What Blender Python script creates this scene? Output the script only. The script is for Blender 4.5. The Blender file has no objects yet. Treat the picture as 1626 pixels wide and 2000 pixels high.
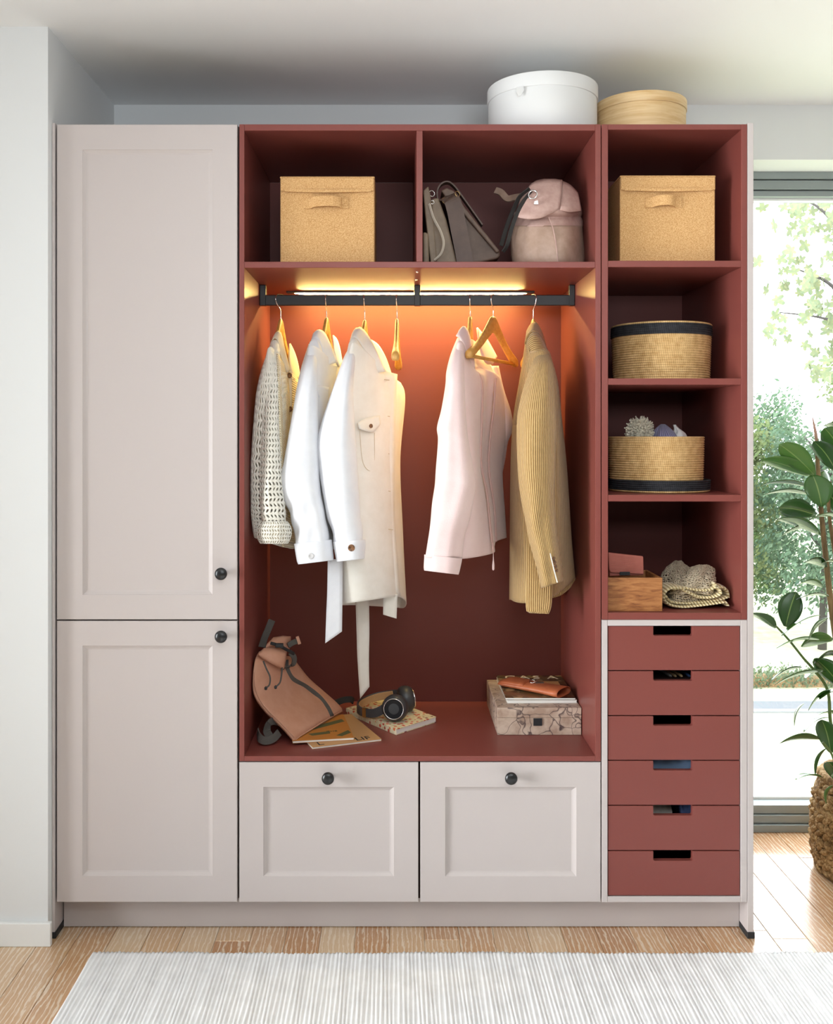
import bpy, bmesh, math, random
from mathutils import Vector, Matrix
R = random.Random(7)
sc = bpy.context.scene
COL = sc.collection
PI = math.pi

# ------------------------------------------------------------------ camera, world, light, exposure
F, D, VX, VY, EZ = 1901.0, 2.7, 770.0, 851.0, 1.395     # focal length in px (1626x2000), camera distance to the wardrobe front, horizon point, eye height
cam_d = bpy.data.cameras.new('camera'); cam = bpy.data.objects.new('camera', cam_d); COL.objects.link(cam)
cam.location = (0, -D, EZ); cam.rotation_euler = (PI / 2, 0, 0)
cam_d.sensor_fit = 'VERTICAL'; cam_d.sensor_height = 24.0; cam_d.lens = 24.0 * F / 2000.0
cam_d.shift_x = (813 - VX) / 2000.0; cam_d.shift_y = (VY - 1000) / 2000.0
cam_d.clip_start = 0.05; cam_d.clip_end = 300
sc.camera = cam

wd = bpy.data.worlds.new('sky'); sc.world = wd; wd.use_nodes = True
bg = wd.node_tree.nodes['Background']
bg.inputs[0].default_value = (0.90, 0.96, 1.0, 1); bg.inputs[1].default_value = 8.0

def area(name, loc, direction, sx, sy, power, color, spread=180):
    l = bpy.data.lights.new(name, 'AREA'); l.shape = 'RECTANGLE'; l.size = sx; l.size_y = sy
    l.energy = power; l.color = color; l.spread = math.radians(spread)
    o = bpy.data.objects.new(name, l); COL.objects.link(o)
    o.location = loc; o.rotation_euler = Vector(direction).to_track_quat('-Z', 'Z').to_euler()
    return o
# assumed daylight from the left: an added area light, no window is built there; plus a weak fill added behind the camera
area('assumed_left_daylight', (-2.92, -1.75, 1.12), (1, 0.0, -0.03), 2.0, 1.7, 92, (0.92, 0.97, 1.0), 80)
area('rear_fill', (-0.6, -5.05, 1.25), (0, 1, 0), 3.2, 2.1, 2, (0.94, 0.98, 1.0))
# fill added behind the camera to brighten the ceiling; no lamp stands there
area('ceiling_fill', (0.3, -3.0, 1.9), (0, 0.5, 1), 1.2, 1.0, 60, (0.88, 0.95, 1.0))

sc.view_settings.view_transform = 'Standard'; sc.view_settings.look = 'None'
sc.view_settings.gamma = 1.0; sc.view_settings.use_curve_mapping = False
sc.view_settings.exposure = 0.0

# ------------------------------------------------------------------ helpers
def W(px, py, Y):
    s = F / (D + Y)
    return Vector(((px - VX) / s, Y, EZ + (VY - py) / s))
def X0(px, Y=0.0): return (px - VX) * (D + Y) / F
def Z0(py, Y=0.0): return EZ + (VY - py) * (D + Y) / F

def lin(r, g, b):
    f = lambda c: (c / 255 / 12.92) if c / 255 <= 0.04045 else ((c / 255 + 0.055) / 1.055) ** 2.4
    return (f(r), f(g), f(b), 1)

class G:
    """node helper"""
    def __init__(s, m): s.m = m; s.t = m.node_tree; s.n = s.t.nodes; s.b = s.n['Principled BSDF']
    def new(s, k, **kw):
        n = s.n.new(k)
        for a, v in kw.items(): setattr(n, a, v)
        return n
    def link(s, a, b): s.t.links.new(a, b)
    def coord(s, kind='Object', scale=(1, 1, 1), rot=(0, 0, 0)):
        c = s.new('ShaderNodeTexCoord'); mp = s.new('ShaderNodeMapping')
        mp.inputs['Scale'].default_value = scale; mp.inputs['Rotation'].default_value = rot
        s.link(c.outputs[kind], mp.inputs[0]); return mp.outputs[0]
    def noise(s, vec, scale, detail=4, rough=0.6, dist=0):
        n = s.new('ShaderNodeTexNoise'); n.inputs['Scale'].default_value = scale; n.inputs['Detail'].default_value = detail
        n.inputs['Roughness'].default_value = rough; n.inputs['Distortion'].default_value = dist
        if vec: s.link(vec, n.inputs['Vector'])
        return n.outputs['Fac']
    def ramp(s, fac, stops):
        r = s.new('ShaderNodeValToRGB'); e = r.color_ramp.elements
        while len(e) < len(stops): e.new(0.5)
        for el, (p, c) in zip(e, stops): el.position = p; el.color = c
        s.link(fac, r.inputs[0]); return r.outputs[0]
    def mix(s, fac, a, b, mode='MIX'):
        n = s.new('ShaderNodeMix', data_type='RGBA', blend_type=mode)
        for sock, v in ((n.inputs[0], fac), (n.inputs[6], a), (n.inputs[7], b)):
            if hasattr(v, 'is_linked') or isinstance(v, bpy.types.NodeSocket): s.link(v, sock)
            else: sock.default_value = v
        return n.outputs[2]
    def math(s, op, a, b=None, c=None):
        n = s.new('ShaderNodeMath', operation=op)
        for i, v in enumerate((a, b, c)):
            if v is None: continue
            if isinstance(v, bpy.types.NodeSocket): s.link(v, n.inputs[i])
            else: n.inputs[i].default_value = v
        return n.outputs[0]
    def bump(s, h, strength=0.3, dist=0.002):
        n = s.new('ShaderNodeBump'); n.inputs['Strength'].default_value = strength; n.inputs['Distance'].default_value = dist
        s.link(h, n.inputs['Height']); s.link(n.outputs[0], s.b.inputs['Normal'])
    def color(s, c): s.link(c, s.b.inputs['Base Color'])

M = {}
def mat(name, col, rough=0.5, metal=0.0, spec=0.5, sheen=0.0):
    m = bpy.data.materials.new(name); m.use_nodes = True; g = G(m)
    g.b.inputs['Base Color'].default_value = col if len(col) == 4 else (*col, 1)
    g.b.inputs['Roughness'].default_value = rough; g.b.inputs['Metallic'].default_value = metal
    g.b.inputs['Specular IOR Level'].default_value = spec
    if sheen: g.b.inputs['Sheen Weight'].default_value = sheen
    M[name] = m; return g

def fabric(name, col, col2=None, scale=900, bump=0.25, rough=0.85, mottled=30, sheen=0.0):
    g = mat(name, col, rough, spec=0.25, sheen=sheen)
    v = g.coord('UV') if scale < 0 else g.coord()
    n = g.noise(v, abs(scale), 3); g.bump(n, bump, 0.002)
    if col2 is not None:
        n2 = g.noise(v, mottled, 4); g.color(g.ramp(n2, [(0.35, col), (0.7, col2)]))
    return g

BASE = {}
def base_of(o): return BASE.get(o.name, Vector((0, 0, 0)))
def empty(name, loc, label=None, cat=None, group=None, kind=None):
    o = bpy.data.objects.new(name, None); COL.objects.link(o); o.location = loc; BASE[o.name] = Vector(loc)
    o.empty_display_size = 0.05
    return tag(o, label, cat, group, kind)
def tag(o, label=None, cat=None, group=None, kind=None):
    if label: o['label'] = label
    if cat: o['category'] = cat
    if group: o['group'] = group
    if kind: o['kind'] = kind
    return o

class MB:
    """collects world-space geometry"""
    def __init__(s): s.v = []; s.f = []; s.uv = []; s.smooth = False
    def quad(s, *ps):
        n = len(s.v); s.v += [tuple(p) for p in ps]; s.f.append(tuple(range(n, n + len(ps))))
        return s
    def box(s, x0, x1, y0, y1, z0, z1, rot=0.0, tilt=None):
        n = len(s.v)
        P = [(x, y, z) for z in (z0, z1) for x, y in ((x0, y0), (x1, y0), (x1, y1), (x0, y1))]
        if rot:
            cx, cy = (x0 + x1) / 2, (y0 + y1) / 2; c, q = math.cos(rot), math.sin(rot)
            P = [(cx + (x - cx) * c - (y - cy) * q, cy + (x - cx) * q + (y - cy) * c, z) for x, y, z in P]
        s.v += P
        s.f += [tuple(n + i for i in q) for q in ((0, 3, 2, 1), (4, 5, 6, 7), (0, 1, 5, 4), (1, 2, 6, 5), (2, 3, 7, 6), (3, 0, 4, 7))]
        return s
    def grid(s, pts, closed_u=False, uvs=None):
        """pts[row][col]"""
        n = len(s.v); nr, nc = len(pts), len(pts[0])
        for r in pts: s.v += [tuple(p) for p in r]
        for i in range(nr - 1):
            for j in range(nc if closed_u else nc - 1):
                k = (j + 1) % nc
                s.f.append((n + i * nc + j, n + i * nc + k, n + (i + 1) * nc + k, n + (i + 1) * nc + j))
                if uvs: s.uv.append(uvs(i, j))
        return s
    def fan(s, ring, rev=False):
        n = len(s.v); s.v += [tuple(p) for p in ring]; idx = list(range(n, n + len(ring)))
        s.f.append(tuple(idx[::-1] if rev else idx)); return s
    def lathe(s, prof, cx, cy, seg=32, z=0.0, M4=None, cap=True):
        pts = []
        for r, h in prof:
            row = []
            for k in range(seg):
                a = 2 * PI * k / seg; p = Vector((cx + r * math.cos(a), cy + r * math.sin(a), z + h))
                row.append(M4 @ p if M4 else p)
            pts.append(row)
        s.grid(pts, True)
        if cap and prof[0][0] > 1e-5: s.fan(pts[0], True)
        if cap and prof[-1][0] > 1e-5: s.fan(pts[-1])
        return s
    def tube(s, path, rad, seg=8, cap=True, flat=None):
        """tube along a list of points; rad a number or list; flat=(a,b) scale of section"""
        path = [Vector(p) for p in path]; pts = []
        up = None
        for i, p in enumerate(path):
            t = (path[min(i + 1, len(path) - 1)] - path[max(i - 1, 0)]).normalized()
            if up is None: up = t.orthogonal().normalized()
            up = (up - t * up.dot(t)); up = up.normalized() if up.length > 1e-6 else t.orthogonal().normalized()
            q = t.cross(up); r = rad[i] if isinstance(rad, (list, tuple)) else rad
            pts.append([p + up * math.cos(2 * PI * k / seg) * r + q * math.sin(2 * PI * k / seg) * r for k in range(seg)])
        s.grid(pts, True)
        if cap: s.fan(pts[0], True); s.fan(pts[-1])
        return s
    def ribbon(s, path, width, side, thick=0.002):
        """flat strap: path points, width vector per point (function or const), thickness along the normal"""
        path = [Vector(p) for p in path]; pts = []
        for i, p in enumerate(path):
            t = (path[min(i + 1, len(path) - 1)] - path[max(i - 1, 0)]).normalized()
            sd = Vector(side(i) if callable(side) else side); sd = (sd - t * sd.dot(t)).normalized()
            n = t.cross(sd); w = (width(i) if callable(width) else width) / 2
            pts.append([p - sd * w - n * thick / 2, p + sd * w - n * thick / 2, p + sd * w + n * thick / 2, p - sd * w + n * thick / 2])
        s.grid(pts, True); s.fan(pts[0], True); s.fan(pts[-1]); return s
    def prism(s, outline, thick, frame):
        """outline list of (a,b); frame = (origin, ea, eb, en): extrude by thick along en"""
        o, ea, eb, en = [Vector(q) for q in frame]
        A = [o + ea * a + eb * b for a, b in outline]; B = [p + en * thick for p in A]
        s.fan(A, True); s.fan(B); n = len(A)
        k = len(s.v); s.v += [tuple(p) for p in A + B]
        for i in range(n): j = (i + 1) % n; s.f.append((k + i, k + j, k + n + j, k + n + i))
        return s
    def build(s, name, m, parent=None, smooth=None, bevel=0, subsurf=0, solid=0, weld=True, seg=2, angle=40):
        me = bpy.data.meshes.new(name); me.from_pydata(s.v, [], s.f)
        if s.uv and len(s.uv) == len(s.f):
            ul = me.uv_layers.new(name='UVMap'); k = 0
            for q in s.uv:
                for u in q: ul.data[k].uv = u; k += 1
        bm = bmesh.new(); bm.from_mesh(me)
        if weld: bmesh.ops.remove_doubles(bm, verts=bm.verts, dist=1e-5)
        bmesh.ops.recalc_face_normals(bm, faces=bm.faces)
        bm.to_mesh(me); bm.free()
        sm = s.smooth if smooth is None else smooth
        if sm:
            for p in me.polygons: p.use_smooth = True
        if isinstance(m, str): m = M[m]
        me.materials.append(m)
        o = bpy.data.objects.new(name, me); COL.objects.link(o)
        if parent is not None: adopt(o, parent)
        if solid: md = o.modifiers.new('s', 'SOLIDIFY'); md.thickness = solid; md.offset = 0
        if bevel: md = o.modifiers.new('b', 'BEVEL'); md.width = bevel; md.segments = seg; md.limit_method = 'ANGLE'; md.angle_limit = math.radians(angle); md.harden_normals = False
        if subsurf: md = o.modifiers.new('u', 'SUBSURF'); md.levels = subsurf; md.render_levels = subsurf
        return o
def adopt(o, parent):
    o.parent = parent
    o.matrix_parent_inverse = Matrix.Translation(-base_of(parent)) if parent.type == 'EMPTY' else Matrix.Identity(4)
    return o
def boxobj(name, m, b, parent=None, bevel=0.0012, **kw): return MB().box(*b).build(name, m, parent, bevel=bevel, **kw)
def struct(o, label=None): o['kind'] = 'structure'; return o

def smooth_path(pts, n=8):
    """Catmull-Rom through points"""
    P = [Vector(p) for p in pts]; out = []
    for i in range(len(P) - 1):
        p0 = P[max(i - 1, 0)]; p1 = P[i]; p2 = P[i + 1]; p3 = P[min(i + 2, len(P) - 1)]
        for k in range(n):
            t = k / n
            out.append(0.5 * ((2 * p1) + (p2 - p0) * t + (2 * p0 - 5 * p1 + 4 * p2 - p3) * t * t + (3 * p1 - p0 - 3 * p2 + p3) * t ** 3))
    out.append(P[-1]); return out
def interp(tab, y):
    """smooth (catmull) lookup: tab rows (y, a, b, c...) sorted by y"""
    if y <= tab[0][0]: return list(tab[0][1:])
    if y >= tab[-1][0]: return list(tab[-1][1:])
    for i in range(len(tab) - 1):
        if tab[i][0] <= y <= tab[i + 1][0]:
            t = (y - tab[i][0]) / (tab[i + 1][0] - tab[i][0])
            p0 = tab[max(i - 1, 0)]; p1 = tab[i]; p2 = tab[i + 1]; p3 = tab[min(i + 2, len(tab) - 1)]
            out = []
            for k in range(1, len(p1)):
                h = p2[0] - p1[0]
                m1 = (p2[k] - p0[k]) / (p2[0] - p0[0]) * h; m2 = (p3[k] - p1[k]) / (p3[0] - p1[0]) * h
                out.append((2 * t**3 - 3 * t**2 + 1) * p1[k] + (t**3 - 2 * t**2 + t) * m1 + (-2 * t**3 + 3 * t**2) * p2[k] + (t**3 - t**2) * m2)
            return out

# ------------------------------------------------------------------ base materials
g = mat('wall_paint', lin(224, 225, 225), 0.85, spec=0.2); g.bump(g.noise(g.coord(), 400, 2), 0.04, 0.001)
g = mat('room_grey', lin(120, 116, 112), 0.85, spec=0.2); g.bump(g.noise(g.coord(), 300, 2), 0.04, 0.001)
g = mat('ceiling_paint', lin(240, 240, 240), 0.9, spec=0.15); g.bump(g.noise(g.coord(), 300, 2), 0.03, 0.001)
g = mat('trim_white', lin(238, 238, 236), 0.45)
g = mat('mauve_lacquer', lin(194, 184, 181), 0.42, spec=0.4)
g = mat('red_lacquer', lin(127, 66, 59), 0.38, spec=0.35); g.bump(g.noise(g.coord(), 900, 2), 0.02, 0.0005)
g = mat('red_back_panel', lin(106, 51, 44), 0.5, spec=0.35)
g = mat('black_metal', lin(40, 40, 41), 0.42, metal=0.0, spec=0.5)
g = mat('knob_black', lin(22, 23, 26), 0.28, spec=0.6)
g = mat('rubber_black', lin(36, 37, 40), 0.6)
g = mat('chrome', (0.8, 0.8, 0.8, 1), 0.18, metal=1.0)
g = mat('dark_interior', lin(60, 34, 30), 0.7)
g = mat('led_emitter', (1, 1, 1, 1)); g.b.inputs['Emission Color'].default_value = (1.0, 0.72, 0.24, 1); g.b.inputs['Emission Strength'].default_value = 235
g = mat('frame_grey', lin(146, 154, 154), 0.45, spec=0.5)
g = mat('slab', lin(226, 208, 180), 0.6)
# limed oak
g = mat('oak', lin(190, 145, 100), 0.3, spec=0.5)
oi = g.new('ShaderNodeObjectInfo'); v = g.coord('Object', (1, 1, 1))
cmb = g.new('ShaderNodeCombineXYZ'); mm = g.math('MULTIPLY', oi.outputs['Random'], 37.0); g.link(mm, cmb.inputs[0]); g.link(mm, cmb.inputs[1]); g.link(mm, cmb.inputs[2])
va = g.new('ShaderNodeVectorMath', operation='ADD'); g.link(v, va.inputs[0]); g.link(cmb.outputs[0], va.inputs[1])
mp = g.new('ShaderNodeMapping'); mp.inputs['Scale'].default_value = (1, 0.15, 1); g.link(va.outputs[0], mp.inputs[0])
wv = g.new('ShaderNodeTexWave', wave_type='RINGS', rings_direction='SPHERICAL'); wv.inputs['Scale'].default_value = 34; wv.inputs['Distortion'].default_value = 8
wv.inputs['Detail'].default_value = 4; wv.inputs['Detail Scale'].default_value = 1.3; wv.inputs['Detail Roughness'].default_value = .65; g.link(mp.outputs[0], wv.inputs['Vector'])
mp2 = g.new('ShaderNodeMapping'); mp2.inputs['Scale'].default_value = (1, 0.04, 1); g.link(va.outputs[0], mp2.inputs[0])
fine = g.noise(mp2.outputs[0], 520, 4, 0.7); cloud = g.noise(va.outputs[0], 9, 3)
line = g.ramp(wv.outputs[0], [(.72, (0, 0, 0, 1)), (.95, (1, 1, 1, 1))])
pore = g.ramp(fine, [(.5, (0, 0, 0, 1)), (.72, (.55, .55, .55, 1))])
tone = g.ramp(oi.outputs['Random'], [(0, lin(166, 110, 62)), (0.25, lin(198, 146, 94)), (0.5, lin(214, 184, 148)), (.72, lin(180, 124, 74)), (.88, lin(208, 170, 128)), (1, lin(190, 138, 86))])
base_ = g.mix(g.math('MULTIPLY', cloud, .3), tone, lin(206, 166, 122))
g.color(g.mix(g.math('MULTIPLY', g.math('MAXIMUM', line, pore), .8), base_, lin(232, 214, 190)))
g.b.inputs['Coat Weight'].default_value = 0.85; g.b.inputs['Coat Roughness'].default_value = 0.15; g.b.inputs['Coat IOR'].default_value = 1.65
g.bump(g.math('MAXIMUM', line, pore), 0.05, 0.001)

# ------------------------------------------------------------------ the room
XL, XR, YR, H = -3.0, 3.2, -5.2, 2.517
YB = 0.60                                           # back wall
WX = -0.950                                         # side of the wall return left of the wardrobe
floor = struct(boxobj('floor', 'slab', (XL - .1, XR + .1, YR - .1, 0.92, -0.12, -0.003), bevel=0))
floor['label'] = 'limed oak plank floor with pale joints'
x = -1.75; i = 0
while x < 2.3:
    y = -1.9 - R.random() * 1.2
    while y < 0.74:
        L = R.choice((0.9, 1.2, 1.5)); a, b = max(y, -1.9), min(y + L, 0.745)
        if b - a > 0.02 and b > -1.9:
            MB().box(x + .0006, x + .0959, a + .0006, b - .0006, -0.02, 0.0).build('plank', 'oak', floor, bevel=0.0009, seg=1)
        y += L
    x += 0.0965
struct(boxobj('ceiling', 'ceiling_paint', (XL - .1, XR + .1, YR - .1, YB + .35, H, H + .12), bevel=0))
struct(MB().box(XL, WX, -0.03, YB + .2, -0.02, H).build('wall_left_return', 'wall_paint'))
# back wall with the window opening on the right
wxa, wxb, wzt = 1.12, 2.7, 2.331
struct(MB().box(WX, wxa, YB, YB + .3, -0.02, H).box(wxa, wxb, YB, YB + .3, wzt, H).box(wxb, XR, YB, YB + .3, -0.02, H).build('wall_back', 'wall_paint'))
struct(MB().box(XR, XR + .1, YR, YB + .3, -0.02, H).build('wall_right', 'room_grey'))
struct(MB().box(XL - .1, XL, YR, 0, 0, H).build('wall_left', 'wall_paint'))
struct(MB().box(XL, XR, YR, YR + .1, 0, H).build('wall_rear', 'room_grey'))
struct(boxobj('baseboard_left', 'trim_white', (XL, WX + .012, -0.045, -0.03, 0.0, 0.064), bevel=0.002))
# the window: grey profiles stepped top and bottom, one large pane
g = mat('window_glass', (1, 1, 1, 1), 0.0)
tr_ = g.new('ShaderNodeBsdfTransparent'); gl_ = g.new('ShaderNodeBsdfGlossy'); gl_.inputs['Roughness'].default_value = 0.01; mx_ = g.new('ShaderNodeMixShader'); mx_.inputs[0].default_value = 0.05
g.link(tr_.outputs[0], mx_.inputs[1]); g.link(gl_.outputs[0], mx_.inputs[2]); g.link(mx_.outputs[0], g.n['Material Output'].inputs['Surface'])
win = empty('window_1', (1.9, 0.76, 0), kind='structure')
win['label'] = 'tall window with grey profiles looking out on trees'
fy = 0.72
for z0, z1, yy in ((0.0, 0.026, fy), (0.028, 0.056, fy + .012), (0.058, 0.088, fy + .022)):
    boxobj('bottom_rail', 'frame_grey', (wxa, wxb, yy, 0.86, z0, z1), win, 0.002)
for z0, z1, yy in ((wzt - .024, wzt, fy + .03), (wzt - .058, wzt - .027, fy + .042), (wzt - .082, wzt - .061, fy + .055)):
    boxobj('top_rail', 'frame_grey', (wxa, wxb, yy, 0.88, z0, z1), win, 0.002)
boxobj('jamb', 'frame_grey', (wxa, wxa + .08, fy + .03, .86, .088, wzt - .082), win, 0.002)
boxobj('jamb', 'frame_grey', (wxb - .08, wxb, fy + .03, .86, .088, wzt - .082), win, 0.002)
boxobj('glazing_bead', 'trim_white', (wxa + .08, wxb - .08, .80, .83, .088, .097), win, 0.001)
boxobj('glazing_bead', 'trim_white', (wxa + .08, wxb - .08, .80, .83, wzt - .091, wzt - .082), win, 0.001)
boxobj('window_pane', 'window_glass', (wxa + .08, wxb - .08, .81, .812, .097, wzt - .091), win, 0)

# ------------------------------------------------------------------ the fitted wardrobe
TOP = Z0(242.5); DB = Z0(1762.5)                    # top of the carcasses, bottom of the fronts
XA, XB, XC, XD, XE = X0(109), X0(465), X0(1174), X0(1459), X0(1471)
T = 0.0145; YK = 0.557; YF = 0.021
def recessed_front(name, px, rec, parent):
    """lacquered front with a sunk, bevelled centre panel"""
    x0, x1, z1, z0 = X0(px[0]), X0(px[1]), Z0(px[2]), Z0(px[3])
    a0, a1, c1, c0 = X0(rec[0]), X0(rec[1]), Z0(rec[2]), Z0(rec[3])
    mb = MB(); e = 0.0012
    def ring(xa, xb, za, zb, y): return [Vector((xa, y, za)), Vector((xb, y, za)), Vector((xb, y, zb)), Vector((xa, y, zb))]
    rings = [ring(x0, x1, z0, z1, .020), ring(x0, x1, z0, z1, e), ring(x0 + e, x1 - e, z0 + e, z1 - e, 0)]
    for d, y in ((0, 0), (.0012, .0018), (.004, .0036), (.008, .0062), (.0115, .0075), (.0125, .0078)):
        rings.append(ring(a0 + d, a1 - d, c0 + d, c1 - d, y))
    mb.grid(rings, True); mb.fan(rings[-1]); mb.fan(rings[0], True)
    return mb.build(name, 'mauve_lacquer', parent)
def knob(px, py, parent):
    c = W(px, py, -0.03); prof = [(.0075, .030), (.0068, .018), (.0078, .012), (.0135, .009), (.0168, .004), (.0172, 0), (.0155, -.004), (.009, -.0072), (.0001, -.0082)]
    m4 = Matrix.Translation(c) @ Matrix.Rotation(-PI / 2, 4, 'X')
    m4 = Matrix.Translation((c.x, c.y, c.z)) @ Matrix.Rotation(-PI / 2, 4, 'X')
    return MB().lathe(prof, 0, 0, 28, 0, m4).build('knob', 'knob_black', parent, smooth=True)

# left tall cupboard
c = empty('tall_cupboard', (X0(287), .29, DB), 'tall mauve cupboard with two panelled doors, left of the clothes niche', 'cupboard')
boxobj('carcass', 'dark_interior', (XA + .002, XB - .001, YF, .58, DB + .002, TOP), c, 0.0005)
for px, rec, k in (((111, 463, 243, 1210), (161, 415, 292, 1162), (431, 1121)), ((111, 463, 1213, 1762), (161, 415, 1261, 1711), (431, 1244))):
    d = recessed_front('door', px, rec, c); knob(*k, d)

# middle open wardrobe unit
xl, xr = X0(467), X0(1173); zb = Z0(1487); zt = Z0(1477)
c = empty('open_wardrobe_unit', (X0(820), .28, zb), 'open brick red wardrobe unit with rail, shelf and bench', 'wardrobe')
UNIT = c
boxobj('side_panel', 'red_lacquer', (xl, X0(477), 0, .575, zb, TOP), c)
boxobj('side_panel', 'red_lacquer', (X0(1162), xr, 0, .575, zb, TOP), c)
boxobj('top_panel', 'red_lacquer', (X0(477), X0(1162), 0.0005, YK, Z0(255), TOP), c)
boxobj('shelf', 'red_lacquer', (X0(477), X0(1162), 0.0005, YK, Z0(523), Z0(511)), c)
boxobj('divider', 'red_lacquer', (X0(813), X0(825), 0.001, YK, Z0(511), Z0(255)), c)
boxobj('bench_panel', 'red_lacquer', (X0(477), X0(1162), 0.0, YK, zb, zt), c)
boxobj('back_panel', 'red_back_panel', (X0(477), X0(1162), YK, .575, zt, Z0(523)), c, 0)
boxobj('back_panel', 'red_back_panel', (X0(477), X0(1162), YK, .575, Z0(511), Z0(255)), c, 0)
SHZ = Z0(523)
# clothes rail and its brackets
RY = 0.312; rz1, rz0 = Z0(576.5, RY), Z0(597, RY)
rail = boxobj('clothes_rail', 'black_metal', (X0(477) + .012, X0(1162) - .012, RY - .007, RY + .007, rz0, rz1), c, 0.0025, seg=3)
for xa, xb in ((X0(477), X0(520, RY)), (X0(1110, RY), X0(1162))):
    boxobj('end_bracket', 'black_metal', (xa + .0005, xb - .0005, RY - .011, RY + .011, rz0 - .001, SHZ - .0005), rail, 0.002)
boxobj('centre_bracket', 'black_metal', (X0(808.5, RY), X0(820.5, RY), RY - .0095, RY + .012, rz0 - .001, SHZ - .0005), rail, 0.002)
for yy in (.065, .20):
    MB().lathe([(.0001, -.004), (.003, -.0035), (.004, -.001), (.004, 0)], X0(815.5), yy, 14, SHZ).build('screw_head', 'chrome', c, smooth=True)
# led strip sunk into the underside of the shelf
LY = 0.452
led = boxobj('led_profile', 'black_metal', (X0(560, LY), X0(1042, LY), LY - .018, LY + .018, SHZ - .005, SHZ - .0002), c, 0.001)
xa_, xb_ = X0(575, LY), X0(1028, LY); rr_ = []
for x_, k_ in ((xa_, .05), (xa_ + .012, .6), (xa_ + .03, 1), (xb_ - .03, 1), (xb_ - .012, .6), (xb_, .05)):
    rr_.append([Vector((x_, LY + .0085 * k_ * math.cos(q_), SHZ - .0052 - .0036 * k_ * math.sin(q_))) for q_ in [PI * j_ / 8 for j_ in range(9)]])
mb_ = MB().grid(rr_, True); mb_.build('led_strip', 'led_emitter', led, smooth=True)

# drawer unit under the bench
c = empty('bench_drawer_unit', (X0(820), .29, DB), 'low mauve unit of two wide drawers under the bench', 'drawer unit')
boxobj('carcass', 'dark_interior', (xl + .001, xr - .001, YF, .58, DB + .002, zb - .0003), c, 0)
for px, rec, k in (((467, 816.5, 1489, 1762), (514, 769, 1537, 1712), (640, 1521)), ((820.5, 1172.5, 1489, 1762), (869, 1125, 1537, 1712), (998, 1521))):
    d = recessed_front('drawer_front', px, rec, c); knob(*k, d)

# open shelf tower on the right
tl, tr = X0(1174.6), X0(1458.6); tb = Z0(1210.5)
c = empty('open_shelf_tower', (X0(1317), .28, tb), 'open brick red shelf tower beside the window', 'shelving')
boxobj('side_panel', 'red_lacquer', (tl, X0(1187), 0, .575, tb, TOP), c)
boxobj('side_panel', 'red_lacquer', (X0(1447), tr, 0, .575, tb, TOP), c)
boxobj('top_panel', 'red_lacquer', (X0(1187), X0(1447), .0005, YK, Z0(253), TOP), c)
for a, b in ((509, 521.5), (739, 751.5), (966.5, 979.5), (1197, 1210.5)):
    boxobj('shelf', 'red_lacquer', (X0(1187), X0(1447), .0005, YK, Z0(b), Z0(a)), c)
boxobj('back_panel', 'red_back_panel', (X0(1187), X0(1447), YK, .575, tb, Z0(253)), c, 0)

# chest of six small drawers
c = empty('drawer_chest', (X0(1317), .29, DB), 'chest of six brick red drawers in a pale mauve frame', 'chest of drawers')
boxobj('frame_side', 'mauve_lacquer', (tl, X0(1186), 0, .575, DB, Z0(1211)), c)
boxobj('frame_side', 'mauve_lacquer', (X0(1446), tr, 0, .575, DB, Z0(1211)), c)
boxobj('frame_top', 'mauve_lacquer', (X0(1186), X0(1446), .0005, .575, Z0(1222.5), Z0(1211)), c)
boxobj('frame_bottom', 'mauve_lacquer', (X0(1186), X0(1446), .0005, .575, DB, Z0(1751.5)), c)
boxobj('back_panel', 'dark_interior', (X0(1186), X0(1446), .56, .575, Z0(1751), Z0(1223)), c, 0)
DRAWER = []
for k, (pa, pb) in enumerate(((1223.5, 1309.5), (1311.5, 1397.5), (1399.5, 1485), (1487, 1573), (1575, 1661.5), (1663.5, 1750))):
    z1, z0 = Z0(pa), Z0(pb); xa, xb = X0(1187.3), X0(1444.8); ca, cb = X0(1276), X0(1352.5); dz = Z0(pa + 18.5)
    r = .004; out = [(xa, z0), (xb, z0), (xb, z1), (cb, z1)]
    out += [(cb - r + r * math.cos(t), dz + r - r * math.sin(t)) for t in (0, PI / 6, PI / 3, PI / 2)]
    out += [(ca + r - r * math.sin(t), dz + r - r * math.cos(t)) for t in (0, PI / 6, PI / 3, PI / 2)]
    out += [(ca, z1), (xa, z1)]
    dr = MB().prism(out, .017, ((0, .003, 0), (1, 0, 0), (0, 0, 1), (0, 1, 0))).build('drawer', 'red_lacquer', c, bevel=0.0011)
    zz = z0 + .012; ht = z1 - .034
    MB().box(xa + .006, xb - .006, .0203, .5, zz, zz + .008).box(xa + .006, xa + .016, .0203, .5, zz + .008, ht).box(xb - .016, xb - .006, .0203, .5, zz + .008, ht).box(xa + .016, xb - .016, .49, .5, zz + .008, ht).build('drawer_box', 'dark_interior', dr)
    DRAWER.append((xa, xb, zz + .008, z1, dz))

# end panels with black feet, and the recessed plinth
for nm, xa, xb, lab in (('l', WX + .0005, X0(107.2), 'narrow mauve end panel against the left wall'), ('r', tr + .0006, XE, 'mauve end panel on the window side of the wardrobe')):
    c = empty('end_panel', ((xa + xb) / 2, .29, 0), lab, 'panel')
    boxobj('panel', 'mauve_lacquer', (xa, xb, 0, .59, .0175, Z0(240)), c, 0.0012)
    boxobj('foot', 'rubber_black', (xa - (.0 if nm == 'l' else .001), xb + .003, -.002, .592, .0005, .018), c, 0.001)
tag(boxobj('plinth', 'mauve_lacquer', (XA + .001, tr, .062, .078, .002, DB - .001), None, 0.001), 'recessed mauve plinth strip along the foot of the wardrobe', 'plinth')

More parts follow.
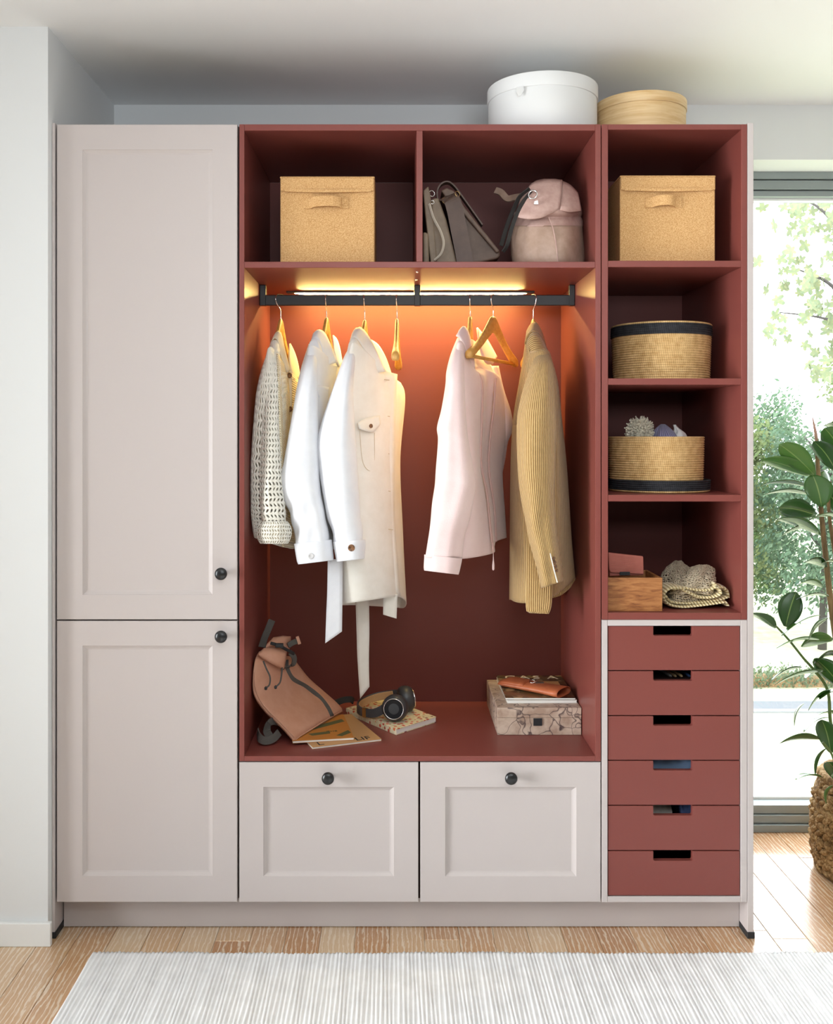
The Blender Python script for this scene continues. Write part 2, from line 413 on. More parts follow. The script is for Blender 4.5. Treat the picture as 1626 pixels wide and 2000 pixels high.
# ------------------------------------------------------------------ cloth builders
def crom(p0, p1, p2, p3, t):
    return 0.5 * ((2 * p1) + (p2 - p0) * t + (2 * p0 - 5 * p1 + 4 * p2 - p3) * t * t + (3 * p1 - p0 - 3 * p2 + p3) * t ** 3)
def loft(rings, nv=6, nu=5, fold=None):
    """rings: lists of (px, py, Y); smooth closed loops, smooth along; returns rows of world points"""
    Wr = [[W(*p) for p in r] for r in rings]; K = len(Wr[0]); rows = []
    for i in range(len(Wr) - 1):
        for k in range(nv + (1 if i == len(Wr) - 2 else 0)):
            t = k / nv
            c = [crom(Wr[max(i - 1, 0)][j], Wr[i][j], Wr[i + 1][j], Wr[min(i + 2, len(Wr) - 1)][j], t) for j in range(K)]
            row = []
            for j in range(K):
                for q in range(nu): row.append(crom(c[j - 1], c[j], c[(j + 1) % K], c[(j + 2) % K], q / nu))
            rows.append(row)
    if fold:
        n = len(rows)
        for i, row in enumerate(rows):
            ctr = sum(row, Vector()) / len(row)
            for j, p in enumerate(row):
                d = p - ctr; d.z = 0
                if d.length > 1e-4: row[j] = p + d.normalized() * fold(i / (n - 1), j / len(row))
    return rows
def loft_mesh(rows, cap_top=True):
    mb = MB(); nc = len(rows[0]); nr = len(rows)
    us = []
    for r in rows:
        a = [0.0]
        for j in range(nc): a.append(a[-1] + (r[(j + 1) % nc] - r[j]).length)
        us.append(a)
    mid = us[nr // 2]; vs = [0.0]
    for i in range(nr - 1): vs.append(vs[-1] + sum((rows[i + 1][j] - rows[i][j]).length for j in range(0, nc, 3)) / len(range(0, nc, 3)))
    mb.grid(rows, True, lambda i, j: ((mid[j], vs[i]), (mid[j + 1], vs[i]), (mid[j + 1], vs[i + 1]), (mid[j], vs[i + 1])))
    if cap_top: mb.fan(rows[0]); mb.uv.append([(0, 0)] * nc)
    mb.smooth = True
    return mb
def sleeve_rings(tab):
    """tab rows (py, xl, xr, Yc, t[, slant])"""
    out = []
    for r in tab:
        py, xl, xr, Y, t = r[:5]; sl = r[5] if len(r) > 5 else 0; w = xr - xl
        P = [(xl, Y), (xl + .2 * w, Y - .42 * t), (xl + .5 * w, Y - .5 * t), (xl + .8 * w, Y - .42 * t), (xr, Y), (xl + .75 * w, Y + .45 * t), (xl + .25 * w, Y + .45 * t)]
        out.append([(a, py + sl * ((a - xl) / w - .5), b) for a, b in P])
    return out
def folds(amp, k=3, ph=0.0, tw=3.0, start=0.15):
    def f(v, u):
        g = max(0.0, min(1.0, (v - start) / .3))
        return amp * g * (math.sin(2 * PI * k * u + ph + tw * v) * .6 + math.sin(2 * PI * (k + 2) * u - 2.1 * ph + 5 * v) * .4)
    return f
def creases(amp, n, ph=0.0, lo=.55, slope=3.0):
    """short slanting creases, strongest towards the lower end"""
    def f(v, u):
        g = max(0.0, min(1.0, (v - lo) / .25))
        return amp * g * math.sin(n * 2 * PI * v + slope * 2 * PI * u + ph) * (0.6 + .4 * math.sin(9 * u + ph))
    return f
def addf(*fs): return lambda v, u: sum(f(v, u) for f in fs)
def patch(name, A, B, m, parent, thick=0.003, bulge=0.0, n=14, k=5):
    a = smooth_path([W(*p) for p in A], 6); b = smooth_path([W(*p) for p in B], 6)
    def rs(p):
        L = [0]
        for i in range(len(p) - 1): L.append(L[-1] + (p[i + 1] - p[i]).length)
        out = []; j = 0
        for q in range(n + 1):
            s = L[-1] * q / n
            while j < len(p) - 2 and L[j + 1] < s: j += 1
            t = (s - L[j]) / max(1e-9, L[j + 1] - L[j]); out.append(p[j].lerp(p[j + 1], min(1, t)))
        return out
    a, b = rs(a), rs(b); rows = []
    for i in range(n + 1):
        rows.append([a[i].lerp(b[i], q / k) + Vector((0, -bulge * math.sin(PI * min(1, .25 + .75 * q / k)), 0)) for q in range(k + 1)])
    w = (a[n // 2] - b[n // 2]).length / k; h = sum((a[i + 1] - a[i]).length for i in range(n)) / n
    mb = MB(); mb.grid(rows, False, lambda i, j: ((j * w, i * h), ((j + 1) * w, i * h), ((j + 1) * w, (i + 1) * h), (j * w, (i + 1) * h)))
    return mb.build(name, m, parent, smooth=True, solid=thick)
def strap(name, pts, width, m, parent, thick=0.0025, side=(1, 0, 0), n=6):
    return MB().ribbon(smooth_path([W(*p) for p in pts], n), width, side, thick).build(name, m, parent, smooth=False, bevel=0.0006, seg=1)
def button(px, py, Y, r, m, parent, tilt=(0, 0), name='button'):
    c = W(px, py, Y)
    m4 = Matrix.Translation(c) @ Matrix.Rotation(tilt[0], 4, 'Z') @ Matrix.Rotation(PI / 2 + tilt[1], 4, 'X')
    return MB().lathe([(.0001, .0006), (r * .55, .0006), (r * .7, .0016), (r * .92, .0018), (r, .0008), (r * .9, -.0012), (.0001, -.0014)], 0, 0, 18, 0, m4).build(name, m, parent, smooth=True)

# ------------------------------------------------------------------ cloth materials
def cloth(name, c1, c2, weave=0.0012, bump=0.35, rough=0.9, sheen=0.15):
    g = mat(name, c1, rough, spec=0.2, sheen=sheen)
    v = g.coord('UV'); n = g.noise(v, 14, 4, .6)
    g.color(g.ramp(n, [(.3, c1), (.75, c2)]))
    wa = g.new('ShaderNodeTexNoise'); wa.inputs['Scale'].default_value = 1 / weave; wa.inputs['Detail'].default_value = 2; g.link(v, wa.inputs['Vector'])
    g.bump(g.math('MULTIPLY_ADD', n, .6, wa.outputs['Fac']), bump, 0.0012)
    return g
cloth('white_twill', lin(233, 234, 238), lin(223, 224, 230))
cloth('cream_warmlit_twill', lin(240, 236, 228), lin(230, 224, 213))  # cream puts the warm LED light into the white coat cloth's colour
cloth('pink_fleece', lin(238, 214, 212), lin(230, 202, 200), 0.003, 0.3, sheen=0.4)
cloth('cream_rib', lin(232, 220, 196), lin(222, 208, 182), 0.002, 0.6)
def ribbed(name, c1, c2, pitch, axis='X', bump=0.8, dist=0.0018):
    g = mat(name, c1, .9, spec=.15, sheen=.25)
    v = g.coord('UV'); sp = g.new('ShaderNodeSeparateXYZ'); g.link(v, sp.inputs[0])
    n = g.noise(v, 60, 3)
    s = g.math('SINE', g.math('MULTIPLY_ADD', sp.outputs[axis], 2 * PI / pitch, g.math('MULTIPLY', n, 1.2)))
    h = g.math('MULTIPLY_ADD', s, .5, .5)
    mixn = g.math('MULTIPLY_ADD', n, .35, g.math('MULTIPLY', h, .75))
    g.color(g.ramp(mixn, [(.2, c1), (.7, c2)])); g.bump(h, bump, dist)
    return g
ribbed('corduroy', lin(138, 104, 58), lin(206, 172, 118), 0.0062)
ribbed('cardigan_rib', lin(206, 186, 148), lin(236, 224, 196), 0.007, 'Y', .7)
mat('crochet_yarn', lin(236, 232, 220), .95, spec=.15, sheen=.2)
g = M['crochet_yarn']; g = G(g); g.bump(g.noise(g.coord(), 700, 3), .6, .002)
mat('horn_button', lin(92, 58, 32), .35); g = G(M['horn_button']); n = g.noise(g.coord(), 160, 3); g.color(g.ramp(n, [(.35, lin(48, 28, 16)), (.65, lin(150, 104, 66))]))
mat('white_button', lin(206, 204, 204), .35)
mat('stitch', lin(196, 178, 150), .9); mat('zip_pink', lin(214, 178, 174), .5); mat('shadow_hole', lin(60, 44, 30), .8)
g = mat('hanger_wood', lin(206, 156, 84), .42, spec=.45)
v = g.coord('Object', (1, 1, 1)); n = g.noise(v, 6, 4, .6, 1.5); mp = g.new('ShaderNodeMapping'); mp.inputs['Scale'].default_value = (90, 12, 90); c_ = g.new('ShaderNodeTexCoord'); g.link(c_.outputs['Object'], mp.inputs[0])
n2 = g.noise(mp.outputs[0], 1, 4); g.color(g.ramp(g.math('MULTIPLY_ADD', n2, .6, g.math('MULTIPLY', n, .4)), [(.35, lin(186, 132, 62)), (.7, lin(222, 176, 104))]))

# ------------------------------------------------------------------ hangers
def hanger(px, top_py, phi, label, bar=False, hook_turn=None, k=0.6, curve=.35):
    x = X0(px, RY); zt = Z0(top_py, RY); ph = math.radians(phi)
    e = empty('coat_hanger', (x, RY, zt), label, 'hanger', 'wooden hangers on the rail')
    d = Vector((math.sin(ph), math.cos(ph), 0)); n = Vector((d.y, -d.x, 0)); o = Vector((x, RY, zt))
    st = [(0, -.026, .052, .013), (.014, -.028, .054, .013), (.03, -.038, .052, .013), (.055, -.056, .044, .013), (.085, -.077, .036, .014), (.12, -.098, .030, .016), (.155, -.116, .028, .020), (.185, -.129, .028, .025), (.205, -.138, .026, .027)]
    full = [(-u, z, h, t) for u, z, h, t in st[:0:-1]] + st; rows = []
    for u, z, h, t in full:
        u *= k; c = o + d * u + n * (-curve * u * u) + Vector((0, 0, z)); b = .2
        rows.append([c + n * (t / 2 * sx) + Vector((0, 0, h / 2 * sz)) for sx, sz in ((-1, -1 + 2*b), (-1 + b*2, -1), (1 - b*2, -1), (1, -1 + 2*b), (1, 1 - 2*b), (1 - b*2, 1), (-1 + b*2, 1), (-1, 1 - 2*b))])
    mb = MB().grid(rows, True); mb.fan(rows[0], True); mb.fan(rows[-1])
    mb.build('wooden_arms', 'hanger_wood', e, smooth=True, subsurf=1)
    if bar:
        a = o + d * -.188 + Vector((0, 0, -.137)); b_ = o + d * .188 + Vector((0, 0, -.137))
        MB().tube([a, a.lerp(b_, .5), b_], .0055, 12).build('trouser_bar', 'hanger_wood', e, smooth=True)
    ht = math.radians(hook_turn if hook_turn is not None else phi)
    hd = Vector((math.sin(ht), math.cos(ht), 0)); c = math.cos(ht)
    P = lambda q, z: Vector((x, RY, z)) + hd * q
    top = rz1 + .0022
    pts = [P(0, zt - .004), P(0, zt + .014), P(-.002, rz0 - .012), P(-.013 / c, rz0 + .006), P(-.0165 / c, rz1 - .012), P(-.011 / c, top - .0015), P(0, top + .0005), P(.011 / c, top - .002), P(.0165 / c, rz1 - .012), P(.0155 / c, rz1 - .02)]
    MB().tube(smooth_path(pts, 6), .0017, 8).build('hook', 'chrome', e, smooth=True)
    return e
hanger(548, 622, 8, 'wooden hanger inside the crochet cardigan, nearest the left wall of the niche', hook_turn=40)
hanger(637.5, 619, 8, 'wooden hanger carrying the white shirt jacket')
hanger(712, 624, 8, 'wooden hanger carrying the long white coat')
hanger(775, 622, 1.5, 'empty wooden hanger seen edge on beside the white coat', hook_turn=8, k=1.0, curve=0)
hanger(918, 617, 9, 'wooden hanger carrying the pale pink zip jacket')
hanger(963, 617, 27, 'empty wooden hanger with trouser bar in front of the pink jacket', bar=True, k=1.0, curve=0)
hanger(1041, 622, -4, 'wooden hanger inside the mustard corduroy blazer', hook_turn=-22)

# ------------------------------------------------------------------ crochet cardigan
def garment(name, px, py, label, cat): return empty(name, W(px, py, RY), label, cat, 'clothes hanging on the rail')
def crochet(rows, name, m, parent, yarn=.0023, thick=.0032, sub=1):
    """lofted rows turned into an open-work mesh: every quad keeps a frame of yarn round a hole"""
    mb = loft_mesh(rows, False); me = bpy.data.meshes.new(name); me.from_pydata(mb.v, [], mb.f)
    bm = bmesh.new(); bm.from_mesh(me); bmesh.ops.remove_doubles(bm, verts=bm.verts, dist=1e-5)
    fs = list(bm.faces)
    r = bmesh.ops.inset_individual(bm, faces=fs, thickness=yarn, use_even_offset=False)
    bmesh.ops.delete(bm, geom=fs, context='FACES_ONLY')
    bmesh.ops.recalc_face_normals(bm, faces=bm.faces)
    bm.to_mesh(me); bm.free()
    for p in me.polygons: p.use_smooth = True
    me.materials.append(M[m]); o = bpy.data.objects.new(name, me); COL.objects.link(o); adopt(o, parent)
    md = o.modifiers.new('s', 'SOLIDIFY'); md.thickness = thick; md.offset = 0
    if sub: md = o.modifiers.new('u', 'SUBSURF'); md.levels = 1; md.render_levels = 1
    return o
def stagger(rows):
    for i, r in enumerate(rows):
        if i % 2:
            n = len(r); rows[i] = [(r[j] + r[(j + 1) % n]) / 2 for j in range(n)]
    return rows
def jitter(rows, a):
    return [[p + Vector((R.uniform(-a, a), R.uniform(-a, a), R.uniform(-a, a))) for p in r] for r in rows]
t = garment('crochet_cardigan', 540, 1060, 'cream crochet cardigan with brown buttons, leftmost of the hanging clothes', 'cardigan')
rings = [[(524, 684, .15), (531, 679, .14), (563, 724, .25), (582, 740, .44), (575, 737, .46), (548, 668, .33)],
         [(503, 760, .11), (543, 760, .10), (566, 752, .25), (590, 775, .45), (565, 770, .47), (527, 745, .32)],
         [(491, 900, .10), (547, 900, .095), (567, 900, .27), (592, 900, .44), (562, 900, .46), (530, 890, .30)],
         [(491, 1000, .10), (551, 1000, .10), (569, 1000, .27), (590, 1000, .44), (562, 1000, .46), (530, 990, .30)],
         [(497, 1050, .105), (549, 1068, .11), (577, 1071, .27), (592, 1062, .44), (562, 1056, .46), (530, 1050, .30)]]
body_rows = loft(rings, 9, 10)
crochet(jitter(stagger(body_rows), .0008), 'body', 'crochet_yarn', t, .0036, .004)
0 and loft_mesh(loft([[(x + (3 if x < 540 else -3), y + 4, Y + (.006 if Y < .3 else -.006)) for x, y, Y in r] for r in rings], 6, 4), False).build('lining', 'cardigan_rib', t)
tab = [(664, 531, 542, .20, .02), (690, 523, 546, .165, .05), (740, 515, 549, .13, .075), (820, 511, 546, .095, .085), (900, 508, 549, .08, .09), (960, 506, 553, .07, .095), (1000, 508, 557, .065, .09), (1024, 512, 557, .065, .075)]
def resample(tab, n): return [[y] + interp(tab, y) for y in [tab[0][0] + (tab[-1][0] - tab[0][0]) * i / n for i in range(n + 1)]]
sl = loft(sleeve_rings(resample(tab, 34)), 1, 2, addf(folds(.003, 3, 1), creases(.003, 2, 0)))
crochet(jitter(stagger(sl), .0006), 'sleeve', 'crochet_yarn', t, .0038, .004)
0 and loft_mesh(loft(sleeve_rings([(a, b + 5, c - 5, d, e * .8) for a, b, c, d, e in tab]), 4, 4), False).build('sleeve_lining', 'cream_rib', t)
cuff = loft(sleeve_rings(resample([(1018, 510, 560, .065, .085), (1030, 501, 568, .065, .105), (1050, 502, 567, .065, .105), (1062, 509, 561, .065, .09)], 6)), 1, 4, lambda v, u: .0018 * math.sin(60 * u))
crochet(jitter(stagger(cuff), .0004), 'cuff', 'crochet_yarn', t)
loft_mesh(loft(sleeve_rings([(1019, 512, 558, .065, .08), (1031, 504, 565, .065, .1), (1050, 505, 564, .065, .1), (1060, 511, 559, .065, .085)]), 4, 4), False).build('cuff_lining', 'cream_rib', t)
patch('collar', [(534, 660, .20), (540, 649, .22), (548, 650, .22), (556, 685, .21), (566, 724, .215)], [(530, 668, .18), (535, 661, .19), (541, 664, .185), (547, 690, .18), (559, 728, .20)], 'cream_rib', t, .005, .004)
patch('collar', [(566, 671, .34), (575, 690, .38), (582, 715, .42), (585, 740, .44)], [(564, 700, .29), (566, 715, .27), (568, 728, .26), (572, 742, .27)], 'cream_rib', t, .005, .004)
patch('front_panel', [(541, 690, .13), (544, 760, .09), (547, 840, .08), (550, 930, .08), (553, 1000, .085), (552, 1068, .09)], [(560, 722, .22), (564, 770, .215), (565, 840, .225), (566, 930, .23), (568, 1000, .232), (575, 1071, .235)], 'cardigan_rib', t, .004, .003, 26, 8)
patch('front_panel', [(568, 728, .235), (567, 770, .235), (568, 840, .245), (569, 930, .25), (570, 1000, .25), (577, 1071, .25)], [(585, 744, .43), (592, 775, .43), (594, 840, .43), (594, 930, .43), (593, 1000, .43), (594, 1064, .43)], 'cardigan_rib', t, .004, .003, 26, 8)
strap('placket', [(565, 724, .225), (566, 800, .225), (567, 900, .24), (569, 1000, .24), (576, 1070, .24)], .014, 'cream_rib', t, .004, (1, 1, 0))
for yy in (733, 799): button(565 + (yy - 733) / 60, yy, .214, .0085, 'horn_button', t, (math.radians(35), 0))

# ------------------------------------------------------------------ white shirt jacket
t = garment('shirt_jacket', 610, 1100, 'white cotton shirt jacket hanging between the cardigan and the long coat', 'jacket')
rings = [[(601, 684, .16), (614, 676, .14), (655, 710, .255), (668, 716, .44), (660, 715, .46), (632, 668, .33)],
         [(588, 770, .13), (621, 772, .12), (657, 770, .27), (680, 780, .44), (655, 780, .46), (615, 770, .32)],
         [(580, 900, .13), (627, 900, .115), (657, 900, .28), (675, 900, .44), (650, 900, .46), (608, 900, .32)],
         [(592, 1060, .13), (642, 1070, .12), (660, 1075, .28), (672, 1070, .44), (650, 1065, .46), (612, 1060, .32)]]
loft_mesh(loft(rings, 14, 8, folds(.0035, 4, 2))).build('body', 'white_twill', t, solid=.002)
tab = [(672, 603, 613, .20, .02), (690, 597, 617, .16, .05), (720, 588, 618, .125, .08), (760, 580, 619, .105, .095), (801, 574, 619, .09, .10), (850, 566, 620, .08, .1), (900, 557, 622, .075, .105), (943, 549, 624, .07, .105), (974, 555, 629, .07, .1), (1002, 566, 635, .07, .1), (1032, 573, 641, .07, .095), (1062, 577, 646, .07, .088)]
loft_mesh(loft(sleeve_rings(tab), 7, 7, addf(folds(.0035, 2, .5), creases(.0028, 7, .7)))).build('sleeve', 'white_twill', t, solid=.002)
loft_mesh(loft(sleeve_rings([(1058, 575, 647, .07, .092, -8), (1066, 576, 648, .07, .096, -8), (1090, 580, 650, .07, .096, -8), (1098, 583, 650, .07, .093, -8)]), 4, 6), False).build('cuff', 'white_twill', t, solid=.003)
patch('yoke', [(605, 668, .172), (614, 660, .178), (623, 668, .178), (630, 692, .188)], [(598, 700, .175), (608, 700, .165), (617, 704, .16), (628, 712, .175)], 'white_twill', t, .003, .004)
button(607, 1086, .0205, .0085, 'white_button', t)
patch('collar', [(612, 652, .20), (622, 644, .22), (634, 651, .225), (646, 675, .22), (659, 708, .225)], [(607, 668, .17), (615, 660, .175), (623, 668, .175), (629, 690, .185), (633, 716, .20)], 'white_twill', t, .0035, .005)
patch('collar', [(650, 655, .34), (658, 664, .37), (664, 685, .41), (668, 710, .43)], [(652, 685, .29), (656, 698, .275), (658, 706, .265), (662, 716, .27)], 'white_twill', t, .0035, .004)
strap('placket', [(652, 714, .238), (647, 780, .235), (645, 860, .235)], .022, 'cream_warmlit_twill', t, .003, (1, 1.2, 0))
patch('pocket_flap', [(618, 752, .118), (632, 754, .155), (642, 757, .185)], [(621, 776, .118), (633, 782, .155), (640, 793, .18)], 'white_twill', t, .003, .003)

# ------------------------------------------------------------------ long white coat
t = garment('belted_coat', 710, 1190, 'long white coat with hanging belt ends and flap pocket, beside the shirt jacket', 'coat')
rings = [[(686, 676, .16), (697, 670, .14), (756, 728, .235), (782, 748, .43), (772, 745, .46), (704, 668, .33)],
         [(664, 780, .14), (690, 780, .12), (772, 775, .25), (790, 780, .43), (765, 780, .46), (700, 780, .33)],
         [(650, 900, .14), (698, 900, .115), (769, 900, .25), (779, 900, .43), (758, 900, .46), (690, 900, .33)],
         [(657, 1040, .14), (707, 1040, .12), (772, 1040, .25), (784, 1040, .43), (763, 1040, .46), (690, 1040, .33)],
         [(668, 1181, .15), (722, 1172, .14), (781, 1166, .25), (790, 1186, .43), (765, 1186, .46), (700, 1182, .33)]]
loft_mesh(loft(rings, 14, 9, folds(.004, 4, .4))).build('body', 'cream_warmlit_twill', t, solid=.002)
tab = [(676, 684, 695, .18, .02), (700, 671, 693, .14, .06), (746, 655, 689, .105, .09), (783, 642, 689, .09, .1), (825, 628, 691, .08, .11), (865, 619, 694, .075, .115), (908, 622, 697, .07, .115), (955, 629, 700, .065, .115), (1004, 638, 704, .065, .11), (1037, 648, 708, .065, .105), (1060, 653, 711, .065, .098)]
loft_mesh(loft(sleeve_rings(tab), 7, 7, addf(folds(.003, 2, 1.4), creases(.0022, 6, 2.0, .7)))).build('sleeve', 'white_twill', t, solid=.002)
loft_mesh(loft(sleeve_rings([(1056, 651, 712, .065, .102, -4), (1064, 652, 713, .065, .106, -4), (1086, 656, 711, .065, .106, -5), (1094, 658, 710, .065, .103, -6)]), 4, 6), False).build('cuff', 'white_twill', t, solid=.003)
patch('yoke', [(681, 672, .172), (688, 660, .173), (697, 663, .173), (710, 684, .178)], [(674, 706, .165), (685, 706, .155), (694, 708, .15), (708, 718, .155)], 'cream_warmlit_twill', t, .003, .004)
button(686, 1070, .0105, .0098, 'horn_button', t)
patch('collar', [(688, 652, .20), (694, 642, .22), (704, 640, .225), (718, 655, .22), (737, 690, .20), (753, 726, .20)], [(683, 670, .17), (688, 660, .17), (697, 663, .17), (708, 680, .175), (721, 705, .18), (733, 729, .19)], 'cream_warmlit_twill', t, .004, .006)
patch('collar', [(722, 663, .33), (738, 674, .37), (753, 700, .41), (764, 732, .43)], [(722, 680, .29), (736, 700, .265), (747, 718, .25), (756, 730, .245)], 'cream_warmlit_twill', t, .004, .004)
patch('placket', [(742, 722, .205), (738, 812, .20), (733, 878, .195), (740, 990, .2), (749, 1166, .205)], [(775, 731, .245), (772, 790, .24), (770, 880, .235), (770, 1010, .24), (781, 1164, .24)], 'cream_warmlit_twill', t, .004, .004, 30)
for px, py in ((755, 742), (756, 813), (755, 886), (757, 959), (762, 1034)):
    MB().ribbon([W(px - 5, py - .5, .205), W(px + 5, py + .5, .216)], .0022, (0, 0, 1), .0016).build('buttonhole', 'stitch', t)
patch('pocket_flap', [(698, 826, .105), (712, 818, .135), (727, 814, .16), (741, 812, .18)], [(702, 838, .10), (718, 843, .128), (729, 843, .148), (742, 828, .172)], 'cream_warmlit_twill', t, .004, .004)
button(724, 832, .122, .0065, 'horn_button', t, (math.radians(40), 0))
strap('pocket_edge', [(702, 840, .104), (709, 905, .118), (729, 916, .155), (731, 845, .158)], .0015, 'stitch', t, .0015, (0, 1, .3))
def tail(name, left, right, m, Y, mat_parent): return patch(name, [(x, y, Y) for x, y in left], [(x, y, Y) for x, y in right], m, mat_parent, .004, 0.002, 20, 4)
tail('belt_end', [(640, 1092), (639, 1150), (637, 1200), (635, 1256)], [(669, 1092), (668.5, 1150), (668, 1200), (667.5, 1233)], 'white_twill', .115, t)
tail('belt_end', [(694, 1165), (696, 1230), (698, 1290), (703, 1364)], [(720, 1165), (721, 1230), (720, 1290), (721, 1341)], 'cream_warmlit_twill', .30, t)
tail('belt_end', [(748, 1160), (748, 1180), (748, 1200)], [(776, 1160), (775, 1180), (774, 1208)], 'cream_warmlit_twill', .225, t)

# ------------------------------------------------------------------ pale pink zip jacket
t = garment('zip_jacket', 910, 1120, 'pale pink fleece jacket with an open zip, hanging right of centre', 'jacket')
rings = [[(893, 674, .17), (902, 668, .15), (924, 722, .235), (931, 716, .30), (955, 724, .33), (975, 736, .44), (960, 720, .46), (925, 665, .34)],
         [(882, 740, .15), (906, 740, .13), (941, 740, .235), (950, 738, .30), (968, 740, .34), (977, 745, .44), (955, 745, .47), (905, 740, .34)],
         [(870, 824, .15), (913, 824, .125), (940, 824, .235), (948, 824, .30), (961, 824, .34), (990, 824, .44), (960, 824, .47), (900, 824, .34)],
         [(868, 917, .15), (922, 917, .12), (940, 917, .235), (947, 917, .29), (957, 917, .33), (981, 917, .44), (955, 917, .47), (900, 917, .34)],
         [(870, 997, .15), (919, 997, .125), (953, 997, .235), (958, 997, .28), (966, 997, .33), (985, 997, .44), (960, 997, .47), (900, 997, .34)],
         [(875, 1086, .15), (905, 1091, .125), (961, 1081, .235), (964, 1070, .28), (968, 1058, .33), (988, 1050, .44), (960, 1055, .47), (900, 1080, .34)]]
loft_mesh(loft(rings, 10, 7, folds(.002, 4, 1.1))).build('body', 'pink_fleece', t, solid=.002)
tab = [(660, 893, 903, .2, .02), (693, 880, 905, .15, .06), (726, 872, 906, .115, .085), (754, 870, 907, .1, .09), (800, 862, 910, .085, .1), (835, 853, 914, .08, .11), (860, 854, 917, .08, .11), (915, 849, 926, .075, .11), (945, 846, 930, .075, .11), (975, 842, 925, .075, .105), (1011, 839, 917, .075, .1), (1044, 835, 906, .075, .095), (1090, 830, 900, .075, .09)]
loft_mesh(loft(sleeve_rings(tab), 6, 7, addf(folds(.005, 2, 2.6), creases(.0014, 4, .3)))).build('sleeve', 'pink_fleece', t, solid=.002)
loft_mesh(loft(sleeve_rings([(1087, 829, 901, .075, .093, 8), (1094, 829, 900, .075, .095, 8), (1112, 828, 896, .075, .095, 8), (1118, 829, 894, .075, .091, 8)]), 4, 6), False).build('cuff', 'pink_fleece', t, solid=.003)
loft_mesh(loft(sleeve_rings([(715, 960, 973, .44, .04), (760, 962, 983, .45, .06), (824, 962, 1001, .45, .065), (870, 962, 990, .46, .06), (930, 962, 980, .465, .05)]), 6, 5, creases(.002, 4, 1, .3))).build('sleeve', 'pink_fleece', t, solid=.002)
patch('collar', [(896, 647, .20), (905, 637, .22), (914, 650, .22), (921, 680, .215), (925, 702, .215), (926, 722, .215)], [(890, 656, .18), (898, 661, .175), (906, 680, .175), (910, 697, .18), (910, 710, .19), (917, 724, .20)], 'pink_fleece', t, .005, .006)
patch('collar', [(931, 640, .36), (948, 660, .40), (960, 680, .42), (969, 697, .43)], [(934, 668, .32), (940, 692, .31), (950, 710, .33), (961, 712, .38)], 'pink_fleece', t, .005, .004)
strap('zip_tape', [(932, 727, .222), (941, 750, .222), (941, 824, .218), (939, 870, .214), (941, 917, .214), (950, 957, .218), (955, 1006, .22), (961, 1062, .22)], .0075, 'zip_pink', t, .003, (1, 1.2, 0))
strap('zip_tape', [(968, 738, .315), (964, 800, .312), (957, 859, .308), (955, 917, .30), (966, 997, .305), (968, 1058, .305)], .0075, 'zip_pink', t, .003, (1, 1, 0))
z = MB().tube([W(962, 1060, .215), W(962, 1072, .21), W(963, 1082, .208)], [.003, .0022, .0012], 8).build('zip_slider', 'zip_pink', t, smooth=True)
MB().tube([W(963, 1082, .208), W(963, 1092, .208), W(963, 1104, .208), W(963, 1112, .208), W(963, 1114, .208)], [.0009, .0014, .0036, .0034, .0012], 10).build('zip_pull', 'pink_fleece', t, smooth=True)

# ------------------------------------------------------------------ mustard corduroy blazer
t = garment('corduroy_blazer', 1060, 1200, 'mustard corduroy blazer hanging at the right end of the rail', 'blazer')
rings = [[(1034, 690, .17), (1064, 682, .15), (1074, 694, .30), (1060, 700, .44), (1030, 700, .45), (1029, 674, .31)],
         [(1026, 745, .15), (1080, 740, .125), (1087, 745, .30), (1075, 745, .45), (1022, 745, .46), (1014, 748, .32)],
         [(1020, 820, .15), (1085, 820, .125), (1095, 820, .30), (1075, 820, .45), (1012, 820, .46), (1003, 820, .32)],
         [(1018, 917, .15), (1086, 917, .125), (1106, 917, .29), (1080, 917, .45), (1010, 917, .46), (998, 917, .32)],
         [(1023, 1040, .15), (1086, 1040, .13), (1116, 1040, .27), (1090, 1040, .45), (1010, 1040, .46), (997, 1040, .32)],
         [(1026, 1178, .16), (1080, 1165, .15), (1124, 1128, .26), (1090, 1165, .45), (1008, 1172, .46), (996, 1171, .32)]]
loft_mesh(loft(rings, 10, 9, folds(.003, 4, 0.2))).build('body', 'corduroy', t, solid=.002)
tab = [(688, 1052, 1068, .17, .03), (712, 1038, 1078, .125, .075), (758, 1022, 1083, .1, .1), (800, 1012, 1085, .085, .11), (835, 1009, 1086, .08, .115), (917, 1011, 1084, .075, .115), (985, 1020, 1083, .075, .11), (1039, 1030, 1087, .075, .105), (1090, 1043, 1093, .075, .098), (1142, 1057, 1098, .075, .09, -14)]
loft_mesh(loft(sleeve_rings(tab), 8, 8, addf(folds(.004, 2, 3.6), creases(.0015, 5, 0.4, .4)))).build('sleeve', 'corduroy', t, solid=.003)
patch('collar', [(1028, 648, .26), (1036, 634, .28), (1046, 631, .31), (1056, 648, .34), (1064, 672, .35)], [(1025, 672, .2), (1029, 658, .2), (1038, 649, .2), (1052, 656, .22), (1062, 676, .27)], 'corduroy', t, .005, .008)
patch('yoke', [(1026, 668, .21), (1030, 655, .21), (1040, 647, .21), (1053, 654, .23), (1064, 674, .28)], [(1030, 722, .185), (1040, 720, .165), (1052, 716, .16), (1068, 712, .165), (1078, 716, .22)], 'corduroy', t, .004, .006)
patch('lapel', [(1026, 668, .25), (1020, 710, .22), (1012, 760, .20), (1004, 830, .21)], [(1031, 676, .19), (1034, 710, .155), (1026, 760, .15), (1014, 830, .16)], 'corduroy', t, .004, .004)
patch('front_panel', [(1028, 1040, .135), (1027, 1120, .135), (1026.5, 1188, .135), (1034, 1197, .13)], [(1080, 1040, .125), (1079, 1120, .125), (1077, 1180, .125), (1071, 1199, .125)], 'corduroy', t, .004, .003, 20, 9)
